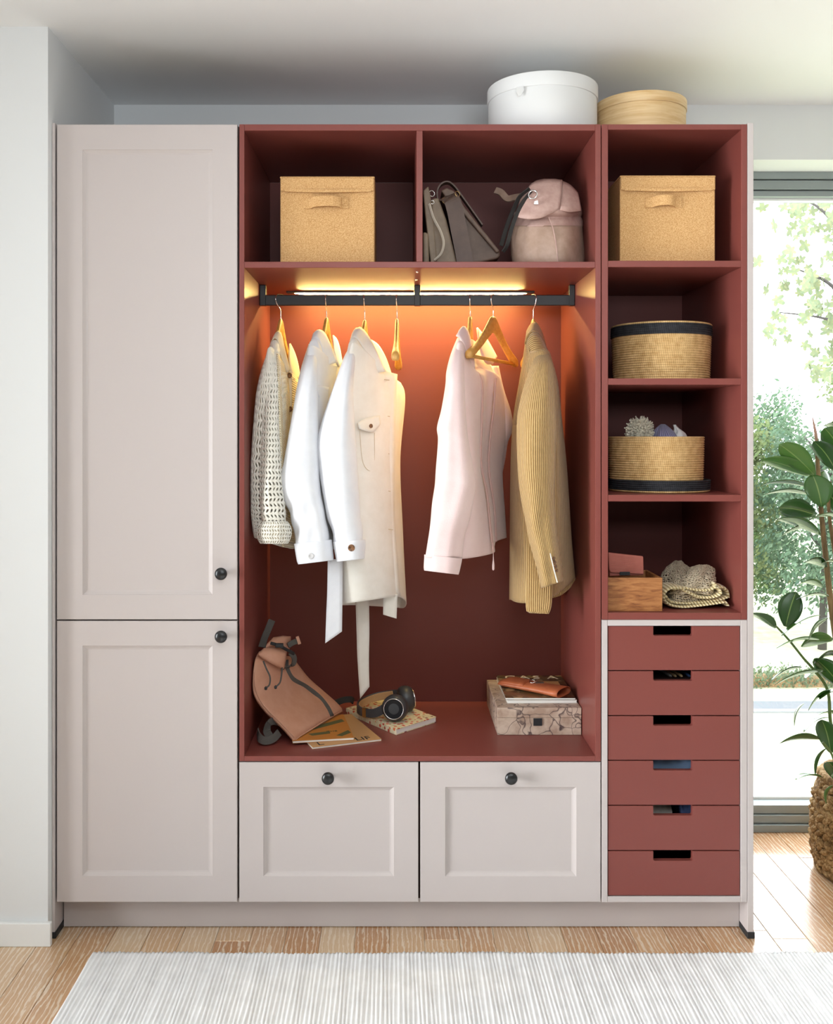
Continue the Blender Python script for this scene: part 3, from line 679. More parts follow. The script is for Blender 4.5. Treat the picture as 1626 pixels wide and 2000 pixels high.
strap('cuff_vent', [(1070, 1066, .031), (1076, 1090, .028), (1082, 1115, .026), (1088, 1138, .026)], .003, 'cream_warmlit_twill', t, .003, (1, .2, 0))
for k in range(4): button(1080.5 + k * 1.9, 1090 + k * 8, .0265, .0052, 'horn_button', t, (math.radians(15), 0))

# ------------------------------------------------------------------ object materials
g = mat('cork', lin(200, 152, 98), .9, spec=.15); v = g.coord(); n = g.noise(v, 330, 3, .7); vo = g.new('ShaderNodeTexVoronoi'); vo.inputs['Scale'].default_value = 420; g.link(v, vo.inputs['Vector'])
mx = g.math('MULTIPLY_ADD', vo.outputs['Distance'], .7, g.math('MULTIPLY', n, .8)); g.color(g.ramp(mx, [(.3, lin(164, 116, 68)), (.6, lin(198, 150, 96)), (.9, lin(220, 178, 126))])); g.bump(mx, .3, .0015)
def leather(name, c1, c2, rough=.5, scale=25):
    g = mat(name, c1, rough, spec=.4); v = g.coord(); n = g.noise(v, scale, 4); g.color(g.ramp(n, [(.35, c1), (.7, c2)])); g.bump(g.math('MULTIPLY_ADD', g.noise(v, 500, 3), .4, n), .12, .002); return g
leather('olive_leather', lin(118, 100, 82), lin(136, 118, 98)); leather('brown_leather', lin(92, 72, 60), lin(112, 90, 76)); leather('brown_dark', lin(84, 66, 58), lin(96, 76, 66))
leather('taupe_leather', lin(176, 142, 132), lin(196, 164, 154), .55, 40); leather('taupe_lower', lin(164, 136, 118), lin(182, 154, 138), .5, 30)
leather('tan_leather', lin(198, 146, 120), lin(208, 158, 134), .55, 18); leather('cognac', lin(178, 96, 60), lin(196, 112, 74), .4, 30); leather('rose_leather', lin(164, 92, 80), lin(174, 102, 90), .5)
mat('webbing', lin(84, 80, 76), .8); g = G(M['webbing']); g.bump(g.noise(g.coord(), 800, 2), .3, .001)
mat('webbing_dark', lin(40, 37, 35), .7); mat('bag_edge', lin(206, 196, 180), .6)
mat('brass', lin(196, 168, 120), .3, metal=1.0)
g = mat('white_board', lin(226, 226, 225), .55); g.bump(g.noise(g.coord(), 120, 3), .05, .001)
g = mat('pale_wood', lin(226, 194, 142), .5); mp = g.coord('Object', (6, 6, 90)); n = g.noise(mp, 1.2, 5, .6, .6); g.color(g.ramp(n, [(.3, lin(212, 172, 116)), (.7, lin(236, 208, 162))]))
g = mat('acacia', lin(150, 92, 50), .45); mp = g.coord('Object', (9, 30, 60), (0, .25, 0)); n = g.noise(mp, 1.3, 6, .65, 1.2); g.color(g.ramp(n, [(.3, lin(112, 62, 30)), (.5, lin(156, 100, 56)), (.75, lin(188, 132, 80))]))
def straw(name, c1, c2):
    g = mat(name, c1, .8, spec=.25); v = g.coord('UV'); sp = g.new('ShaderNodeSeparateXYZ'); g.link(v, sp.inputs[0])
    s = g.math('SINE', g.math('MULTIPLY_ADD', sp.outputs['X'], 2 * PI * 150, g.math('MULTIPLY', sp.outputs['Y'], 2 * PI * 26)))
    n = g.noise(g.coord(), 60, 4); h = g.math('MULTIPLY_ADD', s, .13, n); g.color(g.ramp(h, [(.2, c1), (.8, c2)])); g.bump(h, .6, .002); return g
straw('straw', lin(178, 138, 84), lin(232, 198, 144)); straw('straw_black', lin(30, 31, 34), lin(62, 62, 66))
ribbed('straw_weave', lin(190, 164, 110), lin(240, 224, 182), .009, 'X', .8, .003)
mat('yarn_cream', lin(224, 216, 196), .95, sheen=.3); mat('yarn_net', lin(206, 190, 164), .95); mat('knit_lilac', lin(128, 124, 156), .95, sheen=.3); mat('cloth_white', lin(226, 224, 222), .9)
mat('cloth_blue', lin(120, 146, 180), .9); mat('cloth_grey', lin(170, 166, 160), .9); mat('cloth_navy', lin(62, 78, 118), .9); mat('pencil_wood', lin(206, 176, 130), .6); mat('pen_blue', lin(54, 74, 110), .4)
mat('paper', lin(238, 236, 230), .8); mat('ink', lin(28, 26, 26), .7); mat('print_white', lin(226, 216, 200), .7)
g = mat('map_paper', lin(186, 164, 146), .55); v = g.coord(); vo = g.new('ShaderNodeTexVoronoi', feature='DISTANCE_TO_EDGE'); vo.inputs['Scale'].default_value = 17; vo.inputs['Randomness'].default_value = 1
wn = g.new('ShaderNodeTexNoise'); wn.inputs['Scale'].default_value = 14; g.link(v, wn.inputs['Vector']); wm = g.mix(.12, v, wn.outputs['Color'], 'ADD') ; g.link(wm, vo.inputs['Vector'])
ed = g.ramp(vo.outputs['Distance'], [(.0, (1, 1, 1, 1)), (.035, (0, 0, 0, 1))]); ground = g.ramp(g.noise(v, 22, 4), [(.35, lin(168, 142, 124)), (.65, lin(206, 186, 168))])
g.color(g.mix(ed, ground, lin(74, 56, 58)))
g = mat('floral', lin(232, 216, 182), .6); v = g.coord(); vo = g.new('ShaderNodeTexVoronoi'); vo.inputs['Scale'].default_value = 62; g.link(v, vo.inputs['Vector'])
dots = g.ramp(vo.outputs['Distance'], [(.30, (1, 1, 1, 1)), (.36, (0, 0, 0, 1))]); pal = g.ramp(vo.outputs['Color'], [(.25, lin(206, 66, 48)), (.45, lin(222, 120, 70)), (.6, lin(120, 60, 70)), (.8, lin(216, 90, 60))])
g.color(g.mix(dots, g.ramp(g.noise(v, 90, 3), [(.4, lin(238, 226, 196)), (.62, lin(214, 204, 164))]), pal))
g = mat('cover_photo', lin(80, 60, 44), .22, spec=.6); v = g.coord(); n = g.noise(v, 24, 2, .4); g.color(g.ramp(n, [(.3, lin(38, 30, 26)), (.45, lin(112, 82, 48)), (.55, lin(70, 72, 52)), (.68, lin(166, 138, 100))]))
g = mat('cover_orange', lin(196, 128, 58), .5); mat('cover_green', lin(96, 100, 66), .5); mat('cover_kraft', lin(196, 150, 100), .6)
g = mat('headphone_grey', lin(64, 66, 70), .38, spec=.5); mat('headphone_tan', lin(196, 152, 104), .6)
g = mat('headphone_disc', lin(48, 49, 54), .28, metal=.7)

def torus(c, r, rr, nrm, m, name, parent, seg=28):
    c = Vector(c); n = Vector(nrm).normalized(); a = n.orthogonal().normalized(); b = n.cross(a)
    rows = []
    for i in range(seg + 1):
        t = 2 * PI * i / seg; d = a * math.cos(t) + b * math.sin(t); p = c + d * r
        rows.append([p + d * rr * math.cos(2 * PI * k / 8) + n * rr * math.sin(2 * PI * k / 8) for k in range(8)])
    return MB().grid(rows, True).build(name, m, parent, smooth=True)
def text(s, size, origin, ex, ey, m, parent, name='lettering', ext=.0003):
    cu = bpy.data.curves.new(name, 'FONT'); cu.body = s; cu.size = size; cu.extrude = ext; cu.resolution_u = 3
    tmp = bpy.data.objects.new('tmp', cu); COL.objects.link(tmp)
    me = bpy.data.meshes.new_from_object(tmp.evaluated_get(bpy.context.evaluated_depsgraph_get())); bpy.data.objects.remove(tmp)
    ex, ey = Vector(ex).normalized(), Vector(ey).normalized(); ez = ex.cross(ey)
    me.transform(Matrix(((ex.x, ey.x, ez.x, origin[0]), (ex.y, ey.y, ez.y, origin[1]), (ex.z, ey.z, ez.z, origin[2]), (0, 0, 0, 1))))
    me.materials.clear(); me.materials.append(M[m]); o = bpy.data.objects.new(name, me); COL.objects.link(o); return adopt(o, parent)

# ------------------------------------------------------------------ cork boxes
def cork_box(px0, px1, top, Y, shelf_z, label, hx, hp):
    s = F / (D + Y); x0, x1 = X0(px0, Y), X0(px1, Y); z0, z1 = shelf_z + .0005, Z0(top, Y); dep = .29
    e = empty('cork_box', ((x0 + x1) / 2, Y + dep / 2, z0), label, 'box', 'cork boxes on the top shelves')
    boxobj('body', 'cork', (x0, x1, Y, Y + dep, z0, z1 - .006), e, .003)
    zf = z1 - .042
    lid = MB().box(x0 - .001, x1 + .001, Y - .004, Y + dep + .002, z1 - .006, z1).box(x0 + .001, x1 - .001, Y - .0065, Y - .0005, zf, z1 - .004).build('lid', 'cork', e, bevel=.003)
    MB().ribbon(smooth_path([Vector((x0 + .012, Y - .006, zf + .002)), Vector(((x0 + x1) / 2, Y - .0115, zf - .002)), Vector((x1 - .01, Y - .006, zf + .002))], 5), .008, (0, 0, 1), .003).build('flap_hem', 'cork', lid)
    ha, hb = X0(hx[0], Y), X0(hx[1], Y); zc = Z0((hp[0] + hp[1]) / 2, Y); w = (hp[1] - hp[0]) / s
    MB().ribbon(smooth_path([Vector((ha, Y - .002, zc)), Vector((ha + .018, Y - .003, zc)), Vector((ha + .035, Y - .014, zc + .003)), Vector(((ha + hb) / 2 + .012, Y - .019, zc + .004)), Vector((hb - .024, Y - .013, zc + .002)), Vector((hb - .018, Y - .003, zc)), Vector((hb, Y - .002, zc))], 5), w, (0, 0, 1), .003).build('handle', 'cork', e, bevel=.0006, seg=1)
SZ = Z0(511)
cork_box(547, 731, 345, .06, SZ, 'cork box with lid flap and handle in the left top compartment', (593, 680), (388, 408))
cork_box(1210, 1396, 343, .06, Z0(509), 'cork box with lid flap and handle at the top of the shelf tower', (1259, 1330), (386, 406))

# ------------------------------------------------------------------ bags on the shelf
def slab(name, outline, Y0, Y1, m, parent, bevel=.008, seg=3):
    """outline in px at the near depth, given real thickness Y0..Y1"""
    pts = [((px - VX) * (D + Y0) / F, EZ + (VY - py) * (D + Y0) / F) for px, py in outline]
    return MB().prism(pts, Y1 - Y0, ((0, Y0, 0), (1, 0, 0), (0, 0, 1), (0, 1, 0))).build(name, m, parent, bevel=bevel, seg=seg, angle=25)
e = empty('handbag', (X0(860, .2), .2, SZ), 'olive taupe leather handbag leaning against the divider', 'handbag')
slab('body', [(842, 388), (856, 385), (872, 430), (891, 507), (893, 514), (850, 515), (842, 440)], .09, .36, 'olive_leather', e, .006)
slab('front_panel', [(826, 372), (836, 363), (840, 378), (846, 430), (853, 505), (846, 516), (841, 516), (830, 420)], .075, .36, 'olive_leather', e, .004)
MB().ribbon(smooth_path([W(838, 398, .07), W(846, 425, .062), (W(860, 452, .055)), W(866, 475, .055), W(861, 495, .06), W(848, 508, .07)], 7), .006, (.7, -.7, 0), .0035).build('strap', 'bag_edge', e)
slab('side_strap', [(826, 452), (836, 455), (838, 514), (826, 515)], .06, .085, 'olive_leather', e, .006)
torus(W(843, 378, .09), .0085, .0014, (.5, -1, .1), 'chrome', 'ring', e); torus(W(844, 395, .09), .005, .0012, (.2, -1, .1), 'chrome', 'ring', e)
e = empty('shoulder_bag', (X0(925, .2), .2, SZ), 'dark brown shoulder bag with a wide strap between two other bags', 'handbag')
slab('body', [(880, 400), (892, 392), (906, 404), (976, 492), (977, 500), (970, 505), (938, 513), (905, 514)], .12, .40, 'brown_leather', e, .006)
slab('flap', [(861, 372), (872, 366), (886, 372), (907, 404), (976, 490), (970, 494), (900, 412), (880, 400)], .105, .40, 'brown_leather', e, .004)
MB().ribbon(smooth_path([W(866, 386, .10), W(880, 388, .085), W(888, 410, .082), W(896, 450, .082), W(904, 490, .082), W(908, 514, .084)], 6), .047, (1, .0, .25), .004).build('wide_strap', 'brown_dark', e, bevel=.001, seg=1)
MB().ribbon(smooth_path([W(856, 400, .13), W(853, 378, .13), W(860, 362, .13), W(874, 357, .13), W(887, 366, .13), W(905, 390, .13), W(925, 418, .13), W(941, 441, .13)], 6), .03, (0, 1, 0), .004).build('arched_strap', 'brown_dark', e)
for a in ((868, 392), (893, 379)): torus(W(a[0], a[1], .088), .0085, .0014, (.7, -1, .3), 'brass', 'ring', e)
e = empty('soft_backpack', (X0(1070, .2), .2, SZ), 'taupe pink leather backpack with roll top at the right of the top shelf', 'backpack')
tb_ = [(350, 1062, 1084, .21, .03), (354, 1046, 1098, .20, .08), (364, 1036, 1112, .19, .13), (380, 1024, 1124, .18, .18), (396, 1016, 1131, .175, .2), (410, 1010, 1134, .17, .22), (418, 1006, 1135, .175, .22), (424, 1010, 1132, .18, .2), (432, 1007, 1134, .178, .21), (443, 1004, 1135, .175, .215)]
loft_mesh(loft(sleeve_rings(tb_), 4, 6, addf(folds(.004, 3, 1.2, 2, 0), creases(.003, 3, .6, .0, 1.0)))).build('upper_body', 'taupe_leather', e, solid=.003)
loft_mesh(loft(sleeve_rings([(441, 1003, 1136, .175, .218), (470, 1000, 1139, .17, .23), (500, 1000, 1141, .17, .235), (512, 1002, 1140, .17, .225)]), 5, 6, folds(.003, 3, .4, 1, 0)), False).build('lower_body', 'taupe_lower', e, solid=.004)
patch('roll_flap', [(1028, 374, .125), (1040, 359, .115), (1066, 353, .11), (1096, 354, .115)], [(1008, 424, .075), (1030, 428, .052), (1058, 425, .046), (1092, 409, .062)], 'taupe_leather', e, .005, .014, 14, 8)
patch('side_flap', [(1097, 355, .118), (1112, 362, .12), (1127, 377, .13)], [(1093, 410, .06), (1112, 414, .065), (1134, 412, .09)], 'taupe_leather', e, .004, .006, 10, 6)
0 and strap('fold_seam', [(1096, 356, .12), (1096, 380, .085), (1094, 405, .062), (1084, 416, .058), (1070, 424, .064)], .004, 'taupe_lower', e, .004, (1, 0, .2))
strap('seam', [(1071, 424, .066), (1079, 445, .058), (1085, 475, .05), (1089, 512, .05)], .003, 'taupe_leather', e, .004, (1, 0, .1))
MB().ribbon(smooth_path([W(1038, 374, .08), W(1020, 396, .075), W(1008, 420, .07), W(998, 448, .06), W(990, 478, .06), W(982, 492, .065)], 6), .011, (1, .3, .4), .003).build('strap', 'webbing_dark', e)
MB().ribbon(smooth_path([W(1034, 368, .085), W(1014, 385, .09), W(1002, 410, .10), W(990, 440, .10), W(978, 480, .10)], 6), .012, (1, .3, .4), .003).build('strap', 'webbing_dark', e)
torus(W(1040, 380, .066), .0125, .0022, (-.4, -1, .2), 'chrome', 'ring', e)
slab('tag', [(1043, 393), (1050, 391), (1051, 399), (1042, 399)], .048, .051, 'chrome', e, .0006)
MB().ribbon(smooth_path([W(967, 372, .3), W(978, 376, .29), W(990, 388, .28), W(1004, 386, .27), W(1018, 384, .25)], 6), .02, (0, .3, 1), .006).build('carry_handle', 'taupe_lower', e)

# ------------------------------------------------------------------ hat boxes on top
def round_box(name, px, r, Yc, h, lid_h, mb_, ml, label, tab=None):
    cx = X0(px, Yc); z = TOP + .0005
    e = empty(name, (cx, Yc, z), label, 'hat box')
    MB().lathe([(r - .003, 0), (r - .001, .001), (r - .001, h - .006), (r - .004, h - .005)], cx, Yc, 72, z).build('body', mb_, e, smooth=True, bevel=.0008, seg=1)
    MB().lathe([(r + .0008, h - lid_h), (r + .002, h - lid_h + .0008), (r + .002, h - .002), (r, h), (.0005, h)], cx, Yc, 72, z).build('lid', ml, e, smooth=True, bevel=.0008, seg=1)
    if tab:
        slab('pull_tab', [(tab - 6, 170), (tab + 8, 168), (tab + 9, 176), (tab + 2, 187), (tab - 2, 188), (tab - 7, 178)], Yc - r - .001 + .012, Yc - r + .013, 'white_board', e, .0005)
round_box('round_hat_box', 1058.5, .161, .2, .164, .041, 'white_board', 'white_board', 'white leather covered round hat box on top of the wardrobe', 1014)
round_box('round_wood_box', 1249.5, .1345, .25, .1365, .03, 'pale_wood', 'pale_wood', 'pale bent wood round box on top, beside the white hat box')

# ------------------------------------------------------------------ coiled straw baskets
def coil(mb, r0, r1, z0, z1, cx, cy, pitch, seg=72, rad=None):
    """coiled rope wall: rings of rope stacked, drawn as one lathe with rounded ridges"""
    n = max(1, round((z1 - z0) / pitch)); p = (z1 - z0) / n; prof = []
    for i in range(n):
        for q in range(5):
            t = q / 5; z = z0 + p * (i + t); r = r0 + (r1 - r0) * (z - z0) / max(1e-6, z1 - z0)
            prof.append((r + p * .5 * math.sin(PI * t), z))
    prof.append((r1, z1)); inner = [(r - .006, z) for r, z in ((r1, z1), (r0, z0))]
    pts = [[Vector((cx + r * math.cos(2 * PI * k / seg), cy + r * math.sin(2 * PI * k / seg), z)) for k in range(seg)] for r, z in prof + inner]
    mb.grid(pts, True, lambda i, j: ((j / seg, prof[min(i, len(prof) - 1)][1]), ((j + 1) / seg, prof[min(i, len(prof) - 1)][1]), ((j + 1) / seg, prof[min(i + 1, len(prof) - 1)][1]), (j / seg, prof[min(i + 1, len(prof) - 1)][1])))
def disc(mb, r, z, cx, cy, pitch=.007, seg=72, dome=.0015):
    n = round(r / pitch); prof = []
    for i in range(n):
        for q in range(4): prof.append((max(.0004, r * (i + q / 4) / n), z + dome * math.sin(PI * q / 4)))
    prof.append((r, z))
    pts = [[Vector((cx + a * math.cos(2 * PI * k / seg), cy + a * math.sin(2 * PI * k / seg), zz)) for k in range(seg)] for a, zz in prof]
    mb.grid(pts, True, lambda i, j: ((j / seg, i * .002), ((j + 1) / seg, i * .002), ((j + 1) / seg, i * .002 + .002), (j / seg, i * .002 + .002)))
b1x, b1y = X0(1290, .2), .2; z = Z0(739) + .0008
e = empty('straw_basket', (b1x, b1y, z), 'round straw basket with black banded lid on the upper tower shelf', 'basket', 'straw baskets in the tower')
mb = MB(); coil(mb, .137, .1415, z, z + .135, b1x, b1y, .0068); disc(mb, .135, z + .001, b1x, b1y); mb.build('woven_wall', 'straw', e, smooth=True)
mb = MB(); coil(mb, .1445, .1435, z + .130, z + .162, b1x, b1y, .0065); l = mb.build('lid_band', 'straw_black', e, smooth=True)
mb = MB(); disc(mb, .144, z + .163, b1x, b1y); coil(mb, .1435, .143, z + .1605, z + .1665, b1x, b1y, .006); mb.build('lid_top', 'straw', e, smooth=True)
z2 = Z0(966.5) + .0008; b2x = X0(1286, .2)
e = empty('basket_lid', (b2x, .2, z2), 'black banded straw lid lying upturned under the open basket', 'basket lid')
mb = MB(); coil(mb, .1445, .1455, z2 + .005, z2 + .035, b2x, .2, .0062); mb.build('lid_band', 'straw_black', e, smooth=True)
mb = MB(); disc(mb, .143, z2 + .0035, b2x, .2); coil(mb, .142, .144, z2, z2 + .006, b2x, .2, .006); mb.build('lid_top', 'straw', e, smooth=True)
b3x = X0(1280, .2); zb3 = z2 + .0075
e = empty('straw_basket', (b3x, .2, zb3), 'open round straw basket of knitwear standing in its upturned lid', 'basket', 'straw baskets in the tower')
mb = MB(); coil(mb, .1325, .1365, zb3, z2 + .161, b3x, .2, .0068); disc(mb, .13, zb3 + .001, b3x, .2); mb.build('woven_wall', 'straw', e, smooth=True)
# knitwear in the open basket
def pompom(name, c, r, n, m, label, cat, group=None):
    e = empty(name, c - Vector((0, 0, r)), label, cat); mb = MB()
    for i in range(n):
        t = math.acos(1 - 2 * (i + .5) / n); a = PI * (1 + 5 ** .5) * i
        d = Vector((math.sin(t) * math.cos(a), math.sin(t) * math.sin(a), math.cos(t)))
        d = (d + Vector((R.uniform(-.16, .16), R.uniform(-.16, .16), R.uniform(-.16, .16)))).normalized(); L = r * R.uniform(.82, 1.08)
        u = d.orthogonal().normalized(); v_ = d.cross(u); w = .0021; base = c + d * r * .25; tip = c + d * L
        k = len(mb.v)
        for q in range(3): mb.v.append(tuple(base + (u * math.cos(2.094 * q) + v_ * math.sin(2.094 * q)) * w * .5))
        for q in range(3): mb.v.append(tuple(tip + (u * math.cos(2.094 * q) + v_ * math.sin(2.094 * q)) * w))
        for q in range(3): mb.f.append((k + q, k + (q + 1) % 3, k + 3 + (q + 1) % 3, k + 3 + q))
        mb.f.append((k + 3, k + 4, k + 5))
    o = mb.build('yarn_tuft', m, e, weld=False); o['kind'] = 'stuff'
    MB().lathe([(.0001, -r * .66), (r * .4, -r * .55), (r * .66, 0), (r * .4, r * .55), (.0001, r * .66)], c.x, c.y, 20, c.z).build('core', m, e, smooth=True)
    return e
pompom('pompom_hat', W(1249, 842, .16), .043, 620, 'yarn_cream', 'cream yarn pompom showing over the rim of the open basket', 'hat')
def blob(name, tabs, m, label, cat, fold=None, mod=None):
    e = empty(name, W((tabs[-1][1] + tabs[-1][2]) / 2, tabs[-1][0], tabs[-1][3]), label, cat)
    loft_mesh(loft(sleeve_rings(tabs), 5, 6, fold)).build('folds', m, e, solid=.002); return e
ribbed('lilac_rib', lin(96, 92, 124), lin(150, 146, 178), .006)
blob('knit_scarf', [(829, 1290, 1298, .17, .02), (836, 1283, 1306, .165, .05), (846, 1277, 1316, .16, .07), (858, 1273, 1324, .16, .09), (880, 1272, 1328, .16, .1)], 'lilac_rib', 'lilac ribbed knit bunched beside the pompom in the basket', 'scarf', folds(.005, 4, 1, 2, 0))
blob('folded_cloth', [(830, 1314, 1319, .18, .015), (838, 1318, 1326, .175, .02), (846, 1317, 1336, .17, .04), (856, 1312, 1340, .17, .06), (880, 1310, 1342, .17, .07)], 'cloth_white', 'white cloth corner sticking up at the right of the basket', 'cloth', folds(.004, 3, .5, 2, 0))

# ------------------------------------------------------------------ bottom tower shelf
zs = Z0(1197) + .0006
x0, x1 = X0(1187) + .001, X0(1293, .02); z1 = Z0(1128.5, .02)
e = empty('wooden_box', ((x0 + x1) / 2, .1, zs), 'open acacia wood box on the lowest tower shelf', 'box')
for b in ((x0, x1, .02, .029), (x0, x1, .169, .178), (x0, x0 + .009, .0292, .1688), (x1 - .009, x1, .0292, .1688)): boxobj('wall', 'acacia', (*b, zs, z1), e, .001)
boxobj('base', 'acacia', (x0 + .0092, x1 - .0092, .0292, .1688, zs, zs + .06), e, .0005)
e = empty('wallet', W(1222, 1125, .07), 'ribbed dusty rose wallet propped on the wooden box', 'wallet')
slab('body', [(1187.5, 1080), (1254, 1087), (1257, 1124), (1190, 1126)], .062, .080, 'rose_leather', e, .004)
slab('flap', [(1187, 1079), (1256, 1086.5), (1257, 1122), (1192, 1119), (1189, 1112)], .056, .0625, 'rose_leather', e, .003)
for k in range(9): slab('rib', [(1193, 1085 + k * 3.6), (1251, 1089.5 + k * 3.3), (1251, 1090.6 + k * 3.3), (1193, 1086.2 + k * 3.6)], .0552, .0575, 'rose_leather', e, .0004, 1)
slab('snap', [(1210, 1117), (1230, 1117), (1230, 1124), (1210, 1124)], .053, .058, 'rubber_black', e, .001)
e = empty('net_bag', W(1345, 1150, .2), 'loosely heaped cotton net bag behind the folded crochet cloth', 'bag')
def mound(tabs, nv, nu, fold, top=.0): return loft(sleeve_rings(tabs), nv, nu, fold)
crochet(jitter(stagger(mound([(1096, 1318, 1330, .26, .02), (1106, 1306, 1342, .25, .06), (1120, 1296, 1360, .22, .12), (1138, 1292, 1380, .20, .18), (1162, 1292, 1396, .18, .2), (1180, 1294, 1400, .18, .2)], 6, 7, folds(.01, 3, 1, 3, 0))), .002), 'netting', 'yarn_net', e, .0014, .0022, 0)
crochet(jitter(stagger(mound([(1104, 1366, 1380, .17, .02), (1110, 1350, 1389, .16, .05), (1124, 1336, 1392, .14, .09), (1142, 1320, 1396, .13, .12), (1160, 1306, 1400, .13, .13)], 7, 6, folds(.009, 3, 2, 4, 0))), .002), 'netting', 'yarn_net', e, .0014, .0022, 0)
e = empty('folded_crochet', W(1360, 1190, .1), 'folded straw coloured crochet cloth on the lowest tower shelf', 'cloth')
def layer(pts, w, y, th=.009):
    P = smooth_path([W(*p, y) for p in pts], 8); mb = MB(); rows = []
    for i, p in enumerate(P):
        t = (P[min(i + 1, len(P) - 1)] - P[max(i - 1, 0)]).normalized(); n = Vector((-t.z, 0, t.x))
        b = .0005 * math.sin(i * 2.2)
        ring = []
        for k in range(8):
            a = 2 * PI * k / 8; ring.append(p + n * ((th / 2 + b) * math.sin(a)) + Vector((0, w / 2 + (w / 2) * math.cos(a) * (1 if abs(math.cos(a)) > .5 else .95), 0)))
        rows.append(ring)
    L = 0; ls = [0]
    for i in range(len(P) - 1): L += (P[i + 1] - P[i]).length; ls.append(L)
    mb.grid(rows, True, lambda i, j: ((ls[i], j * .02), (ls[i], j * .02 + .02), (ls[i + 1], j * .02 + .02), (ls[i + 1], j * .02))); mb.fan(rows[0], True); mb.uv.append([(0, 0)] * 8); mb.fan(rows[-1]); mb.uv.append([(0, 0)] * 8)
    return mb.build('fold', 'straw_weave', e, smooth=True)
layer([(1424, 1184), (1418, 1178), (1400, 1180), (1370, 1184), (1335, 1187), (1310, 1183), (1299, 1172), (1299, 1160), (1310, 1151), (1330, 1150), (1345, 1158), (1370, 1168), (1398, 1167), (1410, 1158), (1402, 1148)], .11, .05, .0115)
layer([(1303, 1166), (1312, 1177), (1340, 1180), (1380, 1177), (1410, 1172), (1421, 1168)], .11, .06, .010)
layer([(1318, 1152), (1340, 1150), (1365, 1154), (1388, 1153), (1400, 1146), (1396, 1140)], .1, .055, .011)
layer([(1398, 1150), (1412, 1149), (1422, 1156), (1424, 1168)], .09, .075, .014)

# ------------------------------------------------------------------ things glimpsed in the drawers
def in_drawer(k, px0, px1, Y, name, m, label, cat, tilt=0, top=4):
    xa, xb, zb_, z1, dz = DRAWER[k]
    e = empty(name, (X0((px0 + px1) / 2, Y), Y + .08, zb_), label, cat)
    a, b = X0(px0, Y), X0(px1, Y); rows = []
    for i in range(9):
        x = a + (b - a) * i / 8; h = z1 - .006 - .001 * top - tilt * (i / 8) - .004 * math.sin(3 * i + px0)
        rows.append([Vector((x, Y, zb_ + .0004)), Vector((x, Y - .001, h - .012)), Vector((x, Y + .012, h)), Vector((x, Y + .09, h + .002)), Vector((x, Y + .15, h - .004)), Vector((x, Y + .16, zb_ + .0004))])
    mb = MB().grid(rows, True); mb.fan(rows[0], True); mb.fan(rows[-1]); mb.build('folded_fabric', m, e, smooth=True, bevel=.0)
in_drawer(3, 1262, 1364, .045, 'blue_cloth', 'cloth_blue', 'pale blue cloth seen through the fourth drawer slot', 'cloth')
in_drawer(4, 1268, 1312, .045, 'grey_cloth', 'cloth_grey', 'pale grey cloth seen at left in the fifth drawer slot', 'cloth', .012)
in_drawer(4, 1330, 1366, .045, 'navy_cloth', 'cloth_navy', 'blue cloth seen at right in the fifth drawer slot', 'cloth', -.008, 12)
xa, xb, zb_, z1, dz = DRAWER[1]
for k, (xx, m, lab) in enumerate(((1281, 'cloth_grey', 'grey pencil at the left of the second drawer slot'), (1290, 'pencil_wood', 'pale wooden pencil lying in the second drawer slot'), (1302, 'pencil_wood', 'pale wooden pencil beside the blue pen in the drawer'), (1318, 'pen_blue', 'dark blue pen lying in the second drawer slot'))):
    a = Vector((X0(xx + 30, .05), .05, dz - .0015 + .002)); b = Vector((X0(xx - 6, .16), .17, dz + .004))
    e = empty('pen' if m == 'pen_blue' else 'pencil', (a + b) / 2, lab, 'pen' if m == 'pen_blue' else 'pencil')
    MB().tube([a, a.lerp(b, .06), a.lerp(b, .9), b], [.0015, .0042, .0042, .0040], 8).build('shaft', m, e); MB().tube([b, b + (b - a).normalized() * .012], .0041, 8).build('end_cap', 'rubber_black', e)
xc = X0(1310); tray = MB().box(X0(1265), X0(1365), .04, .2, zb_ + .0004, dz - .006).build('pencil_tray', 'dark_interior', None, bevel=.001)
tag(tray, 'dark tray holding the pencils in the second drawer', 'tray')

# ------------------------------------------------------------------ things on the bench
BZ = zt + .0004
# patterned box with magazines and glasses case
e = empty('patterned_box', (.43, .355, BZ), 'marbled taupe storage box with black tab on the bench', 'box')
boxobj('base', 'map_paper', (.3055, .5545, .19, .522, BZ, BZ + .0508), e, .0012)
boxobj('lid', 'map_paper', (.3050, .5550, .1895, .5225, BZ + .0512, BZ + .0808), e, .0015)
MB().box(X0(1041, .19), X0(1058, .19), .1865, .1893, Z0(1417, .19), Z0(1402.5, .19)).build('pull_tab', 'rubber_black', e, bevel=.0008)
mz = BZ + .0812
def magazine(name, origin, u, v, w, h, z0, th, cover, label, cat='magazine', rim=.0012):
    """origin = corner, u,v unit vectors in plan; cover, pages"""
    u, v = Vector((*u, 0)).normalized(), Vector((*v, 0)).normalized(); o = Vector((*origin, z0))
    e = empty(name, o + u * w / 2 + v * h / 2, label, cat)
    def sl(n, a0, a1, b0, b1, za, zb, m, bev=.0003): 
        return MB().prism([(a0, b0), (a1, b0), (a1, b1), (a0, b1)], zb - za, (o + Vector((0, 0, za)), u, v, (0, 0, 1))).build(n, m, e, bevel=bev, seg=1)
    sl('back_cover', 0, w, 0, h, 0, rim * .6, cover); sl('pages', .001, w - .001, .001, h - .001, rim * .6 + .0001, th - rim * .6 - .0001, 'paper'); sl('front_cover', 0, w, 0, h, th - rim * .6, th, cover)
    return e, o, u, v
e, o, u, v = magazine('magazine', (.340, .236), (1, .012), (-.012, 1), .211, .28, mz, .009, 'paper', 'white backed magazine lying under the dark covered one')
